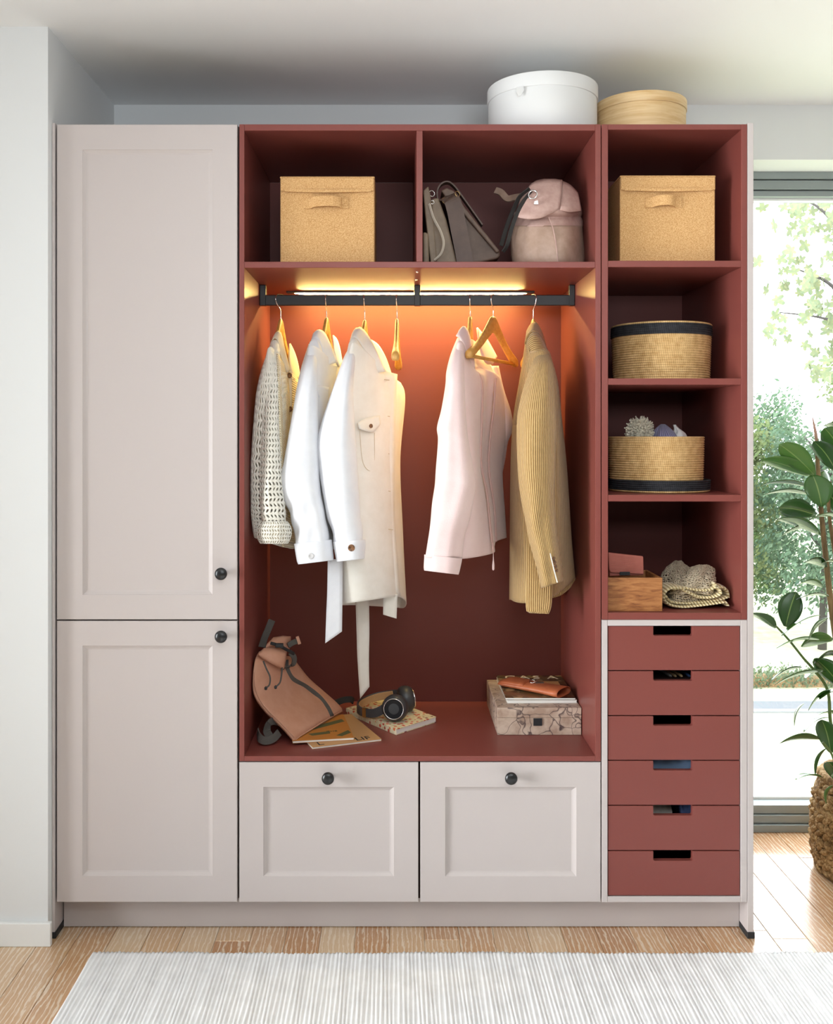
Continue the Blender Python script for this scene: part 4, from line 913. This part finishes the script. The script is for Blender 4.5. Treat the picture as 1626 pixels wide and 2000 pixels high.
e, o, u, v = magazine('magazine', (.335, .242), (1, -.01), (.01, 1), .212, .275, mz + .0093, .006, 'cover_photo', 'glossy magazine titled CASA on the patterned box')
for k, ch in enumerate('CASA'): text(ch, .055, o + u * (.022 + .046 * k) + v * .232 + Vector((0, 0, .0062)), u, v, 'print_white', e)
MB().prism([(.1, .12), (.19, .12), (.19, .2), (.1, .2)], .0002, (o + Vector((0, 0, .006)), u, v, (0, 0, 1))).build('cover_print', 'cover_kraft', e)
gz = mz + .0158
e = empty('glasses_case', (.43, .36, gz), 'cognac leather glasses case with metal clasp on the magazine', 'glasses case')
A = Vector((.352, .395, gz)); B = Vector((.515, .262, gz)); ax = (B - A).normalized(); pr = Vector((-ax.y, ax.x, 0)); rows = []
for i in range(13):
    t = i / 12; c = A.lerp(B, t) + Vector((0, 0, .0112)); w = .042 - .004 * math.sin(PI * t); h = .0092 + .004 * t - (.004 if i == 0 else 0)
    rows.append([c + pr * w * math.copysign(abs(math.cos(a)) ** .7, math.cos(a)) + Vector((0, 0, max(-.0110, h * math.sin(a)))) for a in [2 * PI * k / 20 for k in range(20)]])
mb = MB().grid(rows, True); mb.fan(rows[0], True); mb.build('pouch', 'cognac', e, smooth=True, solid=.0025)
rows = [[p + Vector((0, 0, .0022)) + pr * .001 for p in [r[k] for k in (1, 2, 3, 4, 5, 6, 7, 8, 9)]] for r in rows[0:6]]
MB().grid(rows).build('flap', 'cognac', e, smooth=True, solid=.003)
cl = A.lerp(B, .5) + Vector((0, 0, .0262))
MB().tube(smooth_path([cl + pr * .012, cl + pr * .01 + ax * .008 + Vector((0, 0, .004)), cl - pr * .004 + ax * .01 + Vector((0, 0, .003)), cl - pr * .012 + ax * .004], 5), .0018, 8).build('clasp', 'chrome', e, smooth=True)
torus(cl + ax * -.004, .009, .0018, (0, -.3, 1), 'chrome', 'clasp_ring', e)
MB().box(cl.x + .004, cl.x + .03, cl.y - .012, cl.y + .004, cl.z - .003, cl.z).build('fob', 'brown_dark', e, bevel=.001)

# floral notebook with headphones
e, o, u, v = magazine('floral_notebook', (.006, .189), (.124, .128), (-.172, .24), .177, .275, BZ, .018, 'floral', 'hardback notebook with red floral cover under the headphones', 'notebook', .004)
MB().prism([(-.0008, 0), (.0, 0), (.0, .275), (-.0008, .275)], .018, (o, u, v, (0, 0, 1))).build('spine', 'floral', e)
nz = BZ + .0182
e = empty('headphones', (0.0, .33, nz), 'dark grey over ear headphones lying on the floral notebook', 'headphones')
def cup(c, nrm, name):
    c = Vector(c); q = Vector(nrm).normalized().to_track_quat('Z', 'Y').to_matrix().to_4x4(); m4 = Matrix.Translation(c) @ q
    o_ = MB().lathe([(.0001, -.03), (.026, -.03), (.036, -.026), (.0405, -.016), (.0405, -.006), (.038, .004), (.033, .012), (.0305, .0135), (.0001, .0135)], 0, 0, 40, 0, m4).build(name, 'headphone_grey', e, smooth=True)
    MB().lathe([(.0305, .0135), (.0312, .016), (.0295, .0166), (.0288, .0146)], 0, 0, 40, 0, m4, False).build('rim_ring', 'chrome', o_, smooth=True)
    MB().lathe([(.0286, .0142), (.018, .0136), (.0001, .0126)], 0, 0, 40, 0, m4, False).build('disc', 'headphone_disc', o_, smooth=True)
    return o_
c1 = W(770, 1384, .262); c1.z = nz + .0408; c2 = W(797, 1367, .375); c2.z = nz + .0412
cup(c1, (-.18, -1, .12), 'ear_cup'); cup(c2, (.85, .2, .1), 'ear_cup')
band = smooth_path([c2 + Vector((-.012, .008, .012)), W(765, 1356, .42), W(735, 1361, .425), W(708, 1371, .40), W(698, 1381, .355), W(706, 1390, .31), W(730, 1393, .283), c1 + Vector((-.03, .016, -.004))], 7)
hb = MB().ribbon(band, .027, (0, 0, 1), .006).build('headband', 'headphone_grey', e, bevel=.002)
ctr = W(745, 1376, .35)
def pad():
    P = band[6:-8]; out = []
    for p in P:
        d = (ctr - p); d.z = 0; out.append(p + d.normalized() * .0055)
    return out
MB().ribbon(pad(), .023, (0, 0, 1), .004).build('headband_pad', 'headphone_tan', hb, bevel=.0015)
i_ = len(band) - 14
MB().ribbon(band[i_:i_ + 3], .029, (0, 0, 1), .0075).build('slider_ring', 'brass', hb)

# magazines under the tan backpack
e, o, u, v = magazine('magazine', (-.232, .057), (.932, .363), (-.363, .932), .209, .275, BZ, .006, 'cover_kraft', 'kraft covered magazine lowest on the bench, lettered in black')
text('LIF', .04, o + u * .135 + v * .012 + Vector((0, 0, .0062)), u, v, 'ink', e)
text('L', .04, o + u * .02 + v * .012 + Vector((0, 0, .0062)), u, v, 'ink', e)
e, o, u, v = magazine('magazine', (-.292, .09), (.984, .18), (-.18, .984), .178, .24, BZ + .0064, .007, 'cover_orange', 'orange magazine with green bands half under the tan backpack')
for q in ([(.06, .12), (.165, .19), (.172, .165), (.07, .098)], [(.13, .03), (.17, .075), (.176, .05), (.145, .02)], [(.05, .06), (.115, .075), (.115, .052), (.06, .04)]):
    MB().prism(q, .0002, (o + Vector((0, 0, .007)), u, v, (0, 0, 1))).build('green_band', 'cover_green', e)
text('THE', .018, o + u * .105 + v * .066 + Vector((0, 0, .0072)), u, v, 'cover_green', e)

# tan backpack slumped against the niche wall
e = empty('roll_top_backpack', (-.27, .25, BZ + .014), 'tan roll top backpack with grey straps slumped in the niche corner', 'backpack')
def bag_ring(L, Rr, YL, YRr, thk, k=1.0):
    (lx, ly), (rx, ry) = L, Rr
    f1 = (lx * .72 + rx * .28, ly * .72 + ry * .28 , YL * .72 + YRr * .28 - .02 * k); f2 = (lx * .3 + rx * .7, ly * .3 + ry * .7, YL * .3 + YRr * .7 - .02 * k)
    return [(lx, ly, YL), f1, f2, (rx, ry, YRr), (rx - 18, ry + 14, YRr + thk * .5), (lx * .5 + rx * .5 - 8, ly * .5 + ry * .5 + 12, (YL + YRr) / 2 + thk), (lx + 8, ly + 6, YL + thk * .7)]
rings = [bag_ring((506, 1272), (572, 1284), .19, .35, .05, .4), bag_ring((498, 1290), (578, 1292), .145, .36, .07), bag_ring((494, 1328), (590, 1308), .125, .37, .09), bag_ring((498, 1358), (604, 1325), .125, .39, .10), bag_ring((518, 1387), (630, 1348), .13, .41, .10), bag_ring((546, 1414), (654, 1369), .115, .395, .09), bag_ring((568, 1438), (667, 1383), .10, .385, .07), bag_ring((577, 1447), (668, 1391), .102, .386, .03, .2)]
rows = loft(rings, 6, 6)
for r_ in rows:
    for p_ in r_: p_.z = max(p_.z, BZ + .0012)
mb = loft_mesh(rows); mb.fan(rows[-1], True); mb.uv.append([(0, 0)] * len(rows[-1])); mb.build('body', 'tan_leather', e)
def on_bag(vf, uf):
    i = min(len(rows) - 2, max(0, int(vf * (len(rows) - 1)))); t = vf * (len(rows) - 1) - i
    j = uf * 18; j0 = int(j); q = j - j0
    a = rows[i][j0].lerp(rows[i][j0 + 1], q); b = rows[i + 1][j0].lerp(rows[i + 1][j0 + 1], q); p = a.lerp(b, t)
    return p + (Vector((0, -D, EZ)) - p).normalized() * .004
MB().ribbon(smooth_path([on_bag(a, b) for a, b in ((.12, .72), (.24, .68), (.38, .70), (.5, .78), (.62, .80), (.74, .77), (.85, .74), (.93, .74))], 6), .016, (.75, .35, .6), .002).build('front_strap', 'webbing', e)
for a, b in ((.0, .98),):
    MB().tube(smooth_path([on_bag(.985, .02), on_bag(.955, .15), on_bag(.93, .5), on_bag(.93, .85), on_bag(.95, .98)], 6), .0022, 6).build('bottom_seam', 'tan_leather', e, smooth=True)
MB().tube(smooth_path([on_bag(.1, .06), on_bag(.3, .07), on_bag(.5, .07), on_bag(.7, .06), on_bag(.9, .06)], 6), .0022, 6).build('side_seam', 'tan_leather', e, smooth=True)
def roll(P, name):
    """P: (px, py, Y, half height px, depth)"""
    rr = []
    for px, py, Y, hp, dp in P:
        c = W(px, py, Y); h = hp * (D + Y) / F
        rr.append([c + Vector((0, dp * math.cos(a), 0)) + Vector((.10 * h * math.sin(a), 0, h * math.sin(a))) for a in [2 * PI * k / 18 for k in range(18)]])
    m_ = MB().grid(rr, True); m_.fan(rr[0], True); m_.fan(rr[-1]); return m_.build(name, 'tan_leather', e, smooth=True, bevel=.002)
roll([(506, 1277, .16, 4, .012), (514, 1276, .17, 10, .022), (530, 1280, .19, 15, .028), (545, 1284, .215, 19, .03), (557, 1287, .235, 19, .03)], 'rolled_top')
roll([(520, 1263, .21, 5, .015), (532, 1257, .23, 12, .022), (550, 1256, .26, 14, .024), (566, 1257, .29, 14, .024)], 'rolled_top')
strap('top_strap', [(511, 1264, .22), (517, 1245, .25), (524, 1228, .27), (531, 1211, .28)], .021, 'webbing', e, .003, (1, .2, 0))
strap('buckle_strap', [(562, 1261, .25), (572, 1255, .26), (581, 1252, .27), (585, 1250, .275)], .016, 'webbing', e, .006, (0, .2, 1))
strap('strap_end', [(580, 1243, .262), (585, 1258, .262)], .009, 'tan_leather', e, .005, (1, 0, .2))
MB().ribbon(smooth_path([W(566, 1274, .27), W(574, 1284, .275), W(573, 1296, .28), W(563, 1302, .27), W(553, 1306, .24)], 6), .016, (.8, .5, .3), .004).build('buckle_loop', 'webbing', e)
MB().ribbon(smooth_path([W(528, 1256, .195), W(542, 1260, .19), W(556, 1267, .2), W(574, 1277, .235)], 4), .009, (0, .5, 1), .006).build('buckle', 'rubber_black', e, bevel=.0015)
MB().box(W(545, 1261, .18).x - .012, W(545, 1261, .18).x + .012, .178, .19, W(545, 1261, .18).z - .006, W(545, 1261, .18).z + .006).build('buckle_clip', 'rubber_black', e, bevel=.002)
for P in ([(514, 1291, .13), (520, 1306, .125), (527, 1322, .12), (526, 1337, .118), (519, 1344, .116)], [(551, 1304, .18), (549, 1322, .165), (546, 1334, .155), (538, 1342, .148)]):
    c_ = MB().tube(smooth_path([W(*p) for p in P], 6), .0024, 8).build('drawstring', 'webbing', e, smooth=True)
    q = W(*P[-1]); MB().lathe([(.0001, -.006), (.004, -.004), (.0045, .002), (.0001, .006)], q.x, q.y, 12, q.z).build('cord_end', 'rubber_black', c_, smooth=True)
MB().ribbon(smooth_path([W(552, 1412, .15), W(535, 1408, .13), W(524, 1414, .12), (W(521, 1428, .12)), W(528, 1440, .11)], 6), .022, (.6, .3, .7), .003).build('shoulder_strap', 'webbing', e)
MB().ribbon(smooth_path([W(545, 1430, .12), W(534, 1442, .10), W(518, 1447, .09), W(506, 1440, .10), W(503, 1428, .13)], 6), .022, (.0, .5, 1), .003).build('shoulder_strap', 'webbing', e)
strap('shoulder_strap', [(650, 1376, .43), (668, 1368, .45), (684, 1366, .46), (690, 1370, .47)], .02, 'webbing_dark', e, .004, (0, .3, 1))

# ------------------------------------------------------------------ rug
g = mat('rug_wool', lin(232, 231, 229), .95, spec=.1, sheen=.15); v = g.coord(); n = g.noise(v, 14, 3); g.color(g.ramp(n, [(.3, lin(228, 228, 228)), (.7, lin(242, 242, 242))])); g.bump(g.noise(v, 700, 2), .4, .002)
rx0, rx1, ry1, ry0 = -.811, 1.80, -.083, -1.9; pitch = .0112
mb = MB(); rows = []; nx = int((rx1 - rx0) / pitch) * 4; ny = int((ry1 - ry0) / .0075)
for j in range(ny + 1):
    y = ry1 + (ry0 - ry1) * j / ny; row = []
    for i in range(nx + 1):
        x = rx0 + (rx1 - rx0) * i / nx; k, q = divmod(i, 4)
        h = (0, .75, 1, .75)[q]; wob = .0013 * math.sin(5.1 * y + k * .7) + .0009 * math.sin(17 * y + k * 1.9)
        bead = .5 + .5 * math.sin(y * 2 * PI / .0165 + k * 2.4)
        edge = .003 * math.sin(x * 7) + .0016 * math.sin(x * 31) if j == 0 else 0
        row.append(Vector((x + wob, y + edge, .0035 + h * (.0019 + .0020 * bead) + .0006 * math.sin(k * 1.3))))
    rows.append(row)
mb.grid(rows); rim = [Vector((p.x, p.y, .0005)) for p in rows[0]]; mb.grid([rim, rows[0]]); lf = [r[0] for r in rows]; mb.grid([[Vector((p.x, p.y, .0005)) for p in lf], lf])
rug = mb.build('rug', 'rug_wool', None, smooth=True)
tag(rug, 'off white ribbed wool rug on the oak floor', 'rug')

# ------------------------------------------------------------------ rubber plant in a braided basket
g = mat('seagrass', lin(150, 118, 76), .8, spec=.3); v = g.coord(); n = g.noise(v, 120, 4); n2 = g.noise(v, 18, 2); g.color(g.ramp(g.math('MULTIPLY_ADD', n, .7, g.math('MULTIPLY', n2, .4)), [(.35, lin(78, 52, 28)), (.55, lin(150, 116, 72)), (.75, lin(210, 182, 134))])); g.bump(n, .8, .004)
mat('soil', lin(60, 46, 36), .95); g = mat('bark', lin(126, 98, 66), .8); n = g.noise(g.coord('Object', (40, 40, 8)), 1.5, 5); g.color(g.ramp(n, [(.3, lin(84, 66, 40)), (.7, lin(160, 128, 90))])); g.bump(n, .5, .003)
mat('tree_bark', lin(58, 54, 50), .9); mat('green_stem', lin(108, 128, 68), .5); mat('sheath', lin(196, 150, 136), .5)
g = mat('rubber_leaf', lin(52, 92, 44), .25, spec=.6)
v = g.coord('UV'); sp = g.new('ShaderNodeSeparateXYZ'); g.link(v, sp.inputs[0]); dm = g.math('ABSOLUTE', g.math('SUBTRACT', sp.outputs['X'], .5))
rib = g.ramp(dm, [(.012, (1, 1, 1, 1)), (.03, (0, 0, 0, 1))]); oi = g.new('ShaderNodeObjectInfo'); base = g.ramp(oi.outputs['Random'], [(0, lin(50, 84, 46)), (.6, lin(72, 112, 58)), (1, lin(98, 142, 70))])
colr = g.mix(rib, base, lin(150, 176, 104)); g.color(colr)
g.b.inputs['Coat Weight'].default_value = .25; g.b.inputs['Coat Roughness'].default_value = .2
tl_ = g.new('ShaderNodeBsdfTranslucent'); g.link(g.mix(.5, colr, lin(120, 170, 60)), tl_.inputs[0]); mx_ = g.new('ShaderNodeMixShader'); mx_.inputs[0].default_value = .28
g.link(g.b.outputs[0], mx_.inputs[1]); g.link(tl_.outputs[0], mx_.inputs[2]); g.link(mx_.outputs[0], g.n['Material Output'].inputs['Surface'])
pcx, pcy = 1.545, .40
e = empty('braided_planter', (pcx, pcy, 0), 'chunky braided seagrass basket holding the rubber plant', 'planter')
mb = MB(); nr = 13
for k in range(nr):
    zc = .016 + k * .0238; t = zc / .31; r = .150 + .045 * math.sin(PI * (.25 + .62 * t)) ; m_ = 40
    for j in range(m_):
        a = 2 * PI * (j + .5 * (k % 2)) / m_ + R.uniform(-.02, .02); c = Vector((pcx + r * math.cos(a), pcy + r * math.sin(a), zc)); tang = Vector((-math.sin(a), math.cos(a), 0)); nrm = Vector((math.cos(a), math.sin(a), 0))
        ax = (tang + Vector((0, 0, .55 if k % 2 else -.55))).normalized(); bx = ax.cross(nrm); L, w, d = .021 * R.uniform(.9, 1.15), .0115 * R.uniform(.9, 1.2), .0135 * R.uniform(.7, 1.5)
        ring = []
        for (pp, sc_) in ((-1, .35), (-.55, .85), (0, 1), (.55, .85), (1, .35)):
            ring.append([c + ax * L * pp + (bx * w * math.cos(2 * PI * q / 7) + nrm * d * math.sin(2 * PI * q / 7)) * sc_ for q in range(7)])
        mb.grid(ring, True); mb.fan(ring[0], True); mb.fan(ring[-1])
mb.build('braided_wall', 'seagrass', e, smooth=True, weld=False)['kind'] = 'stuff'
MB().lathe([(.0001, .002), (.148, .002), (.162, .03), (.183, .12), (.186, .2), (.172, .30), (.160, .312), (.158, .29)], pcx, pcy, 40).build('inner_pot', 'seagrass', e, smooth=True)
MB().lathe([(.0001, .285), (.08, .287), (.157, .282)], pcx, pcy, 30, 0, None, False).build('soil', 'soil', e, smooth=True)
e = empty('rubber_plant', (pcx, pcy, .284), 'tall rubber plant with glossy green leaves in front of the window', 'plant')
MB().tube(smooth_path([Vector((pcx, pcy, .28)), W(1660, 1420, .40), W(1640, 1300, .40), W(1622, 1180, .40), W(1612, 1090, .40), W(1603, 1000, .40), W(1597, 920, .40), W(1594, 860, .40)], 6), [.012 - .006 * i / 42 for i in range(43)], 10).build('stem', 'bark', e, smooth=True)
MB().tube(smooth_path([Vector((pcx + .015, pcy + .03, .28)), W(1668, 1400, .43), W(1650, 1250, .43), W(1632, 1100, .42), W(1618, 1000, .42), W(1620, 940, .42)], 6), [.009 - .004 * i / 30 for i in range(31)], 8).build('stem', 'bark', e, smooth=True)
MB().tube(smooth_path([Vector((pcx - .02, pcy - .02, .28)), W(1630, 1440, .36), W(1616, 1350, .36), W(1590, 1310, .36), W(1568, 1285, .36), W(1540, 1250, .36), W(1514, 1222, .36)], 6), [.006 - .003 * i / 36 for i in range(37)], 8).build('stem', 'green_stem', e, smooth=True)
MB().tube(smooth_path([Vector((pcx - .03, pcy - .03, .28)), W(1640, 1500, .32), W(1622, 1470, .32), W(1606, 1450, .32)], 5), .004, 8).build('stem', 'green_stem', e, smooth=True)
MB().tube([W(1594, 862, .4), W(1592, 845, .4), W(1588, 825, .4), W(1585.5, 812, .4)], [.006, .005, .003, .0006], 8).build('leaf_sheath', 'sheath', e, smooth=True)
def leaf(b, t, w, Y, Yt=None, droop=0.0, true_w=.075):
    P0 = W(b[0], b[1], Y); P1 = W(t[0], t[1], Yt if Yt is not None else Y); ax = P1 - P0; L = ax.length; axn = ax.normalized()
    wv = axn.cross(Vector((0, 1, 0))).normalized(); ww = w * (D + Y) / F; tw = max(true_w, ww); dep = math.sqrt(max(0, tw * tw - ww * ww))
    side = (wv * ww + Vector((0, 1, 0)) * dep); tw = side.length; side.normalize(); up = side.cross(axn); 
    if up.z < 0: up = -up
    mb = MB(); rows = []; nl, nw = 10, 6
    for i in range(nl + 1):
        q = i / nl; half = tw / 2 * (math.sin(PI * min(1, q * .93 + .035)) ** .75) * (1 if q < .97 else .35); c = P0 + ax * q - Vector((0, 0, 1)) * droop * q * q + Vector((0, 0, 1)) * droop * q + up * .006 * math.sin(PI * q)
        rows.append([c + side * half * (2 * k / nw - 1) + up * (.16 * half * abs(2 * k / nw - 1) ** 1.3) for k in range(nw + 1)])
    mb.grid(rows, False, lambda i, j: ((j / nw, i / nl), ((j + 1) / nw, i / nl), ((j + 1) / nw, (i + 1) / nl), (j / nw, (i + 1) / nl)))
    o = mb.build('leaf', 'rubber_leaf', e, smooth=True, solid=.0008)
    return o
LV = [((1590, 928), (1521, 868), 40, .36, .30), ((1586, 930), (1486, 898), 25, .38, .34), ((1578, 952), (1484, 948), 9, .42, .36), ((1578, 966), (1489, 967), 10, .44, .40), ((1586, 928), (1604, 990), 56, .33, .29),
      ((1593, 1006), (1521, 992), 40, .36, .30), ((1600, 1044), (1517, 1014), 18, .38, .34), ((1592, 1030), (1524, 1048), 16, .42, .40), ((1632, 920), (1588, 862), 26, .34, .34), ((1640, 880), (1609, 836), 34, .34, .32), ((1640, 845), (1606, 832), 10, .4, .4),
      ((1606, 920), (1618, 965), 40, .44, .46), ((1640, 1000), (1612, 960), 34, .42, .42), ((1640, 1010), (1576, 1018), 12, .32, .28), ((1613, 1108), (1569, 1100), 18, .36, .33), ((1650, 1104), (1604, 1100), 12, .34, .32), ((1605, 1147), (1556, 1143), 15, .37, .34),
      ((1617, 1165), (1554, 1172), 12, .36, .32), ((1534, 1224), (1554, 1156), 37, .36, .37), ((1513, 1227), (1464, 1198), 16, .37, .40), ((1600, 1202), (1526, 1242), 12, .34, .30), ((1616, 1208), (1578, 1252), 26, .34, .28), ((1598, 1250), (1516, 1266), 16, .34, .30), ((1625, 1250), (1564, 1262), 34, .36, .34), ((1640, 1280), (1590, 1296), 24, .33, .3),
      ((1565, 1304), (1506, 1330), 18, .36, .33), ((1612, 1312), (1512, 1338), 20, .33, .28), ((1640, 1340), (1590, 1286), 34, .34, .33), ((1600, 1322), (1572, 1326), 14, .4, .4), ((1622, 1348), (1578, 1388), 24, .34, .28), ((1570, 1374), (1551, 1419), 18, .36, .33), ((1640, 1352), (1600, 1366), 12, .33, .3),
      ((1616, 1402), (1569, 1430), 14, .34, .31), ((1600, 1444), (1522, 1452), 26, .33, .29), ((1622, 1470), (1604, 1406), 32, .34, .33), ((1640, 1400), (1598, 1396), 16, .4, .42), ((1613, 1462), (1592, 1515), 27, .30, .27), ((1603, 1518), (1553, 1523), 14, .3, .27), ((1640, 1530), (1616, 1488), 30, .34, .34), ((1626, 1534), (1613, 1570), 28, .26, .23), ((1650, 1500), (1624, 1520), 24, .3, .3),
      ((1700, 1000), (1660, 930), 36, .4, .36), ((1690, 1100), (1650, 1140), 34, .36, .32), ((1700, 1250), (1664, 1210), 34, .4, .36), ((1700, 1380), (1662, 1410), 34, .36, .32)]
for i, q in enumerate(LV): leaf(*q, droop=.012 if i % 2 else .02)

# ------------------------------------------------------------------ outside the window, a floor below
GZ = -6.0
def gdist(py): return (EZ - GZ) * F / (py - VY) - D
g = mat('lawn_grass', lin(150, 158, 88), .95, spec=.1); n = g.noise(g.coord(), 2.2, 6); g.color(g.ramp(n, [(.35, lin(150, 156, 128)), (.7, lin(182, 184, 156))]))
g = mat('asphalt', lin(84, 88, 92), .9); g.bump(g.noise(g.coord(), 60, 3), .2, .01)
mat('kerb_stone', lin(110, 112, 114), .9)
def foliage_mat(name, a, b, tr):
    g = mat(name, a, .6, spec=.3); oi = g.n; n = g.noise(g.coord(), 1.7, 3); g.color(g.ramp(n, [(.35, a), (.65, b)]))
    t_ = g.new('ShaderNodeBsdfTranslucent'); t_.inputs[0].default_value = tr; mx = g.new('ShaderNodeMixShader'); mx.inputs[0].default_value = .4
    g.link(g.b.outputs[0], mx.inputs[1]); g.link(t_.outputs[0], mx.inputs[2]); g.link(mx.outputs[0], g.n['Material Output'].inputs['Surface'])
foliage_mat('tree_leaf_a', lin(72, 92, 62), lin(112, 118, 78), lin(120, 136, 84)); foliage_mat('tree_leaf_b', lin(58, 84, 70), lin(96, 116, 90), lin(104, 128, 98)); foliage_mat('maple_leaf', lin(112, 128, 102), lin(146, 146, 108), lin(150, 160, 122)); foliage_mat('hedge_leaf', lin(66, 86, 66), lin(96, 112, 84), lin(104, 120, 90))
struct(boxobj('ground_lawn', 'lawn_grass', (-30, 60, 2.0, 90, GZ - .3, GZ), None, 0))
struct(boxobj('ground_road', 'asphalt', (-30, 60, gdist(1388), gdist(1370), GZ, GZ + .015), None, 0))
struct(boxobj('trim_kerb', 'kerb_stone', (-30, 60, gdist(1393), gdist(1388), GZ, GZ + .05), None, 0))
def leaves_mesh(pts, size, rnd):
    mb = MB()
    for p in pts:
        a = Vector((rnd.gauss(0, 1), rnd.gauss(0, 1), rnd.gauss(0, 1))).normalized(); b = a.orthogonal().normalized(); c = a.cross(b); s = size * rnd.uniform(.6, 1.3)
        mb.quad(p - b * s * .8, p - c * s * .42 + a * s * .1, p + b * s, p + c * s * .42 + a * s * .1)
    return mb
def tree(name, base, h, crown, n, size, m, label, seed, trunk=.16):
    rnd = random.Random(seed); bx, by = base; e = empty(name, (bx, by, GZ), label, 'tree', 'trees beyond the road')
    mb = MB(); tops = []
    mb.tube([Vector((bx, by, GZ)), Vector((bx + .1, by, GZ + h * .4)), Vector((bx, by + .1, GZ + h * .9))], [trunk, trunk * .7, trunk * .15], 8)
    for k in range(7):
        a = k * 2.4; z = GZ + h * (.35 + .07 * k); q = Vector((bx + crown * .7 * math.cos(a), by + crown * .7 * math.sin(a), z + h * .16)); mb.tube([Vector((bx, by, z)), Vector((bx, by, z)).lerp(q, .5) + Vector((0, 0, .2)), q], [trunk * .4, trunk * .25, trunk * .06], 6); tops.append(q)
    mb.build('trunk', 'tree_bark', e, smooth=True)
    pts = []; cl = [Vector((bx + rnd.uniform(-1, 1) * crown * .75, by + rnd.uniform(-1, 1) * crown * .75, GZ + h * rnd.uniform(.22, .97))) for _ in range(46)]
    for _ in range(n):
        c = rnd.choice(cl); f = 1.0 - .55 * max(0, (c.z - GZ) / h - .6) ; pts.append(c + Vector((rnd.gauss(0, crown * .19 * f), rnd.gauss(0, crown * .19 * f), rnd.gauss(0, h * .05))))
    o = leaves_mesh(pts, size, rnd).build('crown', m, e, weld=False); o['kind'] = 'stuff'
tree('garden_tree', (12.0, 33.0), 7.6, 2.0, 9000, .12, 'tree_leaf_a', 'pale leafy tree behind the low leaves of the rubber plant', 3)
tree('garden_tree', (14.8, 31.0), 8.2, 1.9, 9000, .12, 'tree_leaf_b', 'blue green tree further right behind the rubber plant stem', 5)
tree('garden_tree', (14.4, 38.0), 9.6, 2.6, 9000, .14, 'tree_leaf_b', 'tallest far tree rising behind the other garden trees', 9)
tree('garden_tree', (18.4, 33.0), 10.4, 2.2, 7000, .13, 'tree_leaf_a', 'far tree at the right edge of the window view', 12)
rnd = random.Random(21); hy = gdist(1346); pts = []
for _ in range(9000): pts.append(Vector((rnd.uniform(6, 20), hy + rnd.uniform(0, .9), GZ + abs(rnd.gauss(.24, .13)) + .04 * math.sin(rnd.uniform(6, 20)))))
e = empty('low_hedge', (13, hy + .4, GZ), 'low clipped hedge running along the far side of the road', 'hedge')
leaves_mesh(pts, .07, rnd).build('foliage', 'hedge_leaf', e, weld=False)['kind'] = 'stuff'
boxobj('branches', 'bark', (6, 20, hy + .2, hy + .7, GZ, GZ + .3), e, 0)
# maple close to the house: its branch tips reach into view
e = empty('maple_tree', (6.2, 6.4, GZ), 'maple tree whose leafy branch tips hang across the top of the window', 'tree')
trk = [Vector((6.2, 6.4, GZ)), Vector((6.15, 6.4, -2)), Vector((6.2, 6.3, 1.5)), Vector((6.1, 6.3, 5.5))]
MB().tube(smooth_path(trk, 5), [.2 - .1 * i / 15 for i in range(16)], 10).build('trunk', 'tree_bark', e, smooth=True)
ml = MB(); out = []
for k in range(30):
    a = 2 * PI * k / 30; r = .5 + .5 * abs(math.cos(2.5 * a)) ** 1.2; r *= .75 + .25 * math.cos(a); out.append(Vector((r * math.sin(a), 0.12 * r * r, r * math.cos(a))))
cN = Vector((0, 0, 0)); ml.v = [tuple(cN)] + [tuple(p) for p in out]; ml.f = [(0, 1 + k, 1 + (k + 1) % 30) for k in range(30)]
proto = ml.build('leaf', 'maple_leaf', e, solid=.03); mesh = proto.data
rnd = random.Random(4); first = True
def put_leaf(p, s):
    global first
    o = proto if first else proto.copy()
    if not first: COL.objects.link(o); o.parent = e; o.matrix_parent_inverse = Matrix.Translation(-base_of(e))
    first = False
    o.location = p; o.scale = (s, s, s); o.rotation_euler = (rnd.uniform(-.9, .9), rnd.uniform(-2.6, 2.6), rnd.uniform(-.9, .9))
for bx in ([(1700, 640), (1626, 560), (1580, 535), (1542, 522)], [(1720, 560), (1640, 450), (1590, 400), (1545, 392)], [(1720, 700), (1650, 640), (1600, 620), (1520, 610)], [(1700, 760), (1650, 720), (1610, 700)], [(1700, 420), (1640, 400), (1600, 388)]):
    Yb = rnd.uniform(5.2, 6.2); P = smooth_path([Vector((6.15, 6.35, W(bx[0][0], bx[0][1] + 60, Yb).z))] + [W(x, y, Yb) for x, y in bx], 6)
    MB().tube(P, [.03 - .026 * i / (len(P) - 1) for i in range(len(P))], 6).build('branch', 'tree_bark', e, smooth=True)
    for i in range(8, len(P)):
        for _ in range(3): put_leaf(P[i] + Vector((rnd.uniform(-.16, .16), rnd.uniform(-.4, .4), rnd.uniform(-.2, .12))), rnd.uniform(.05, .085))
for _ in range(34): put_leaf(W(rnd.triangular(1500, 1720, 1690), rnd.uniform(380, 760), rnd.uniform(5, 6.6)), rnd.uniform(.05, .085))
for _ in range(26): put_leaf(W(rnd.triangular(1590, 1700, 1660), rnd.uniform(660, 800), rnd.uniform(5, 6.6)), rnd.uniform(.04, .06))
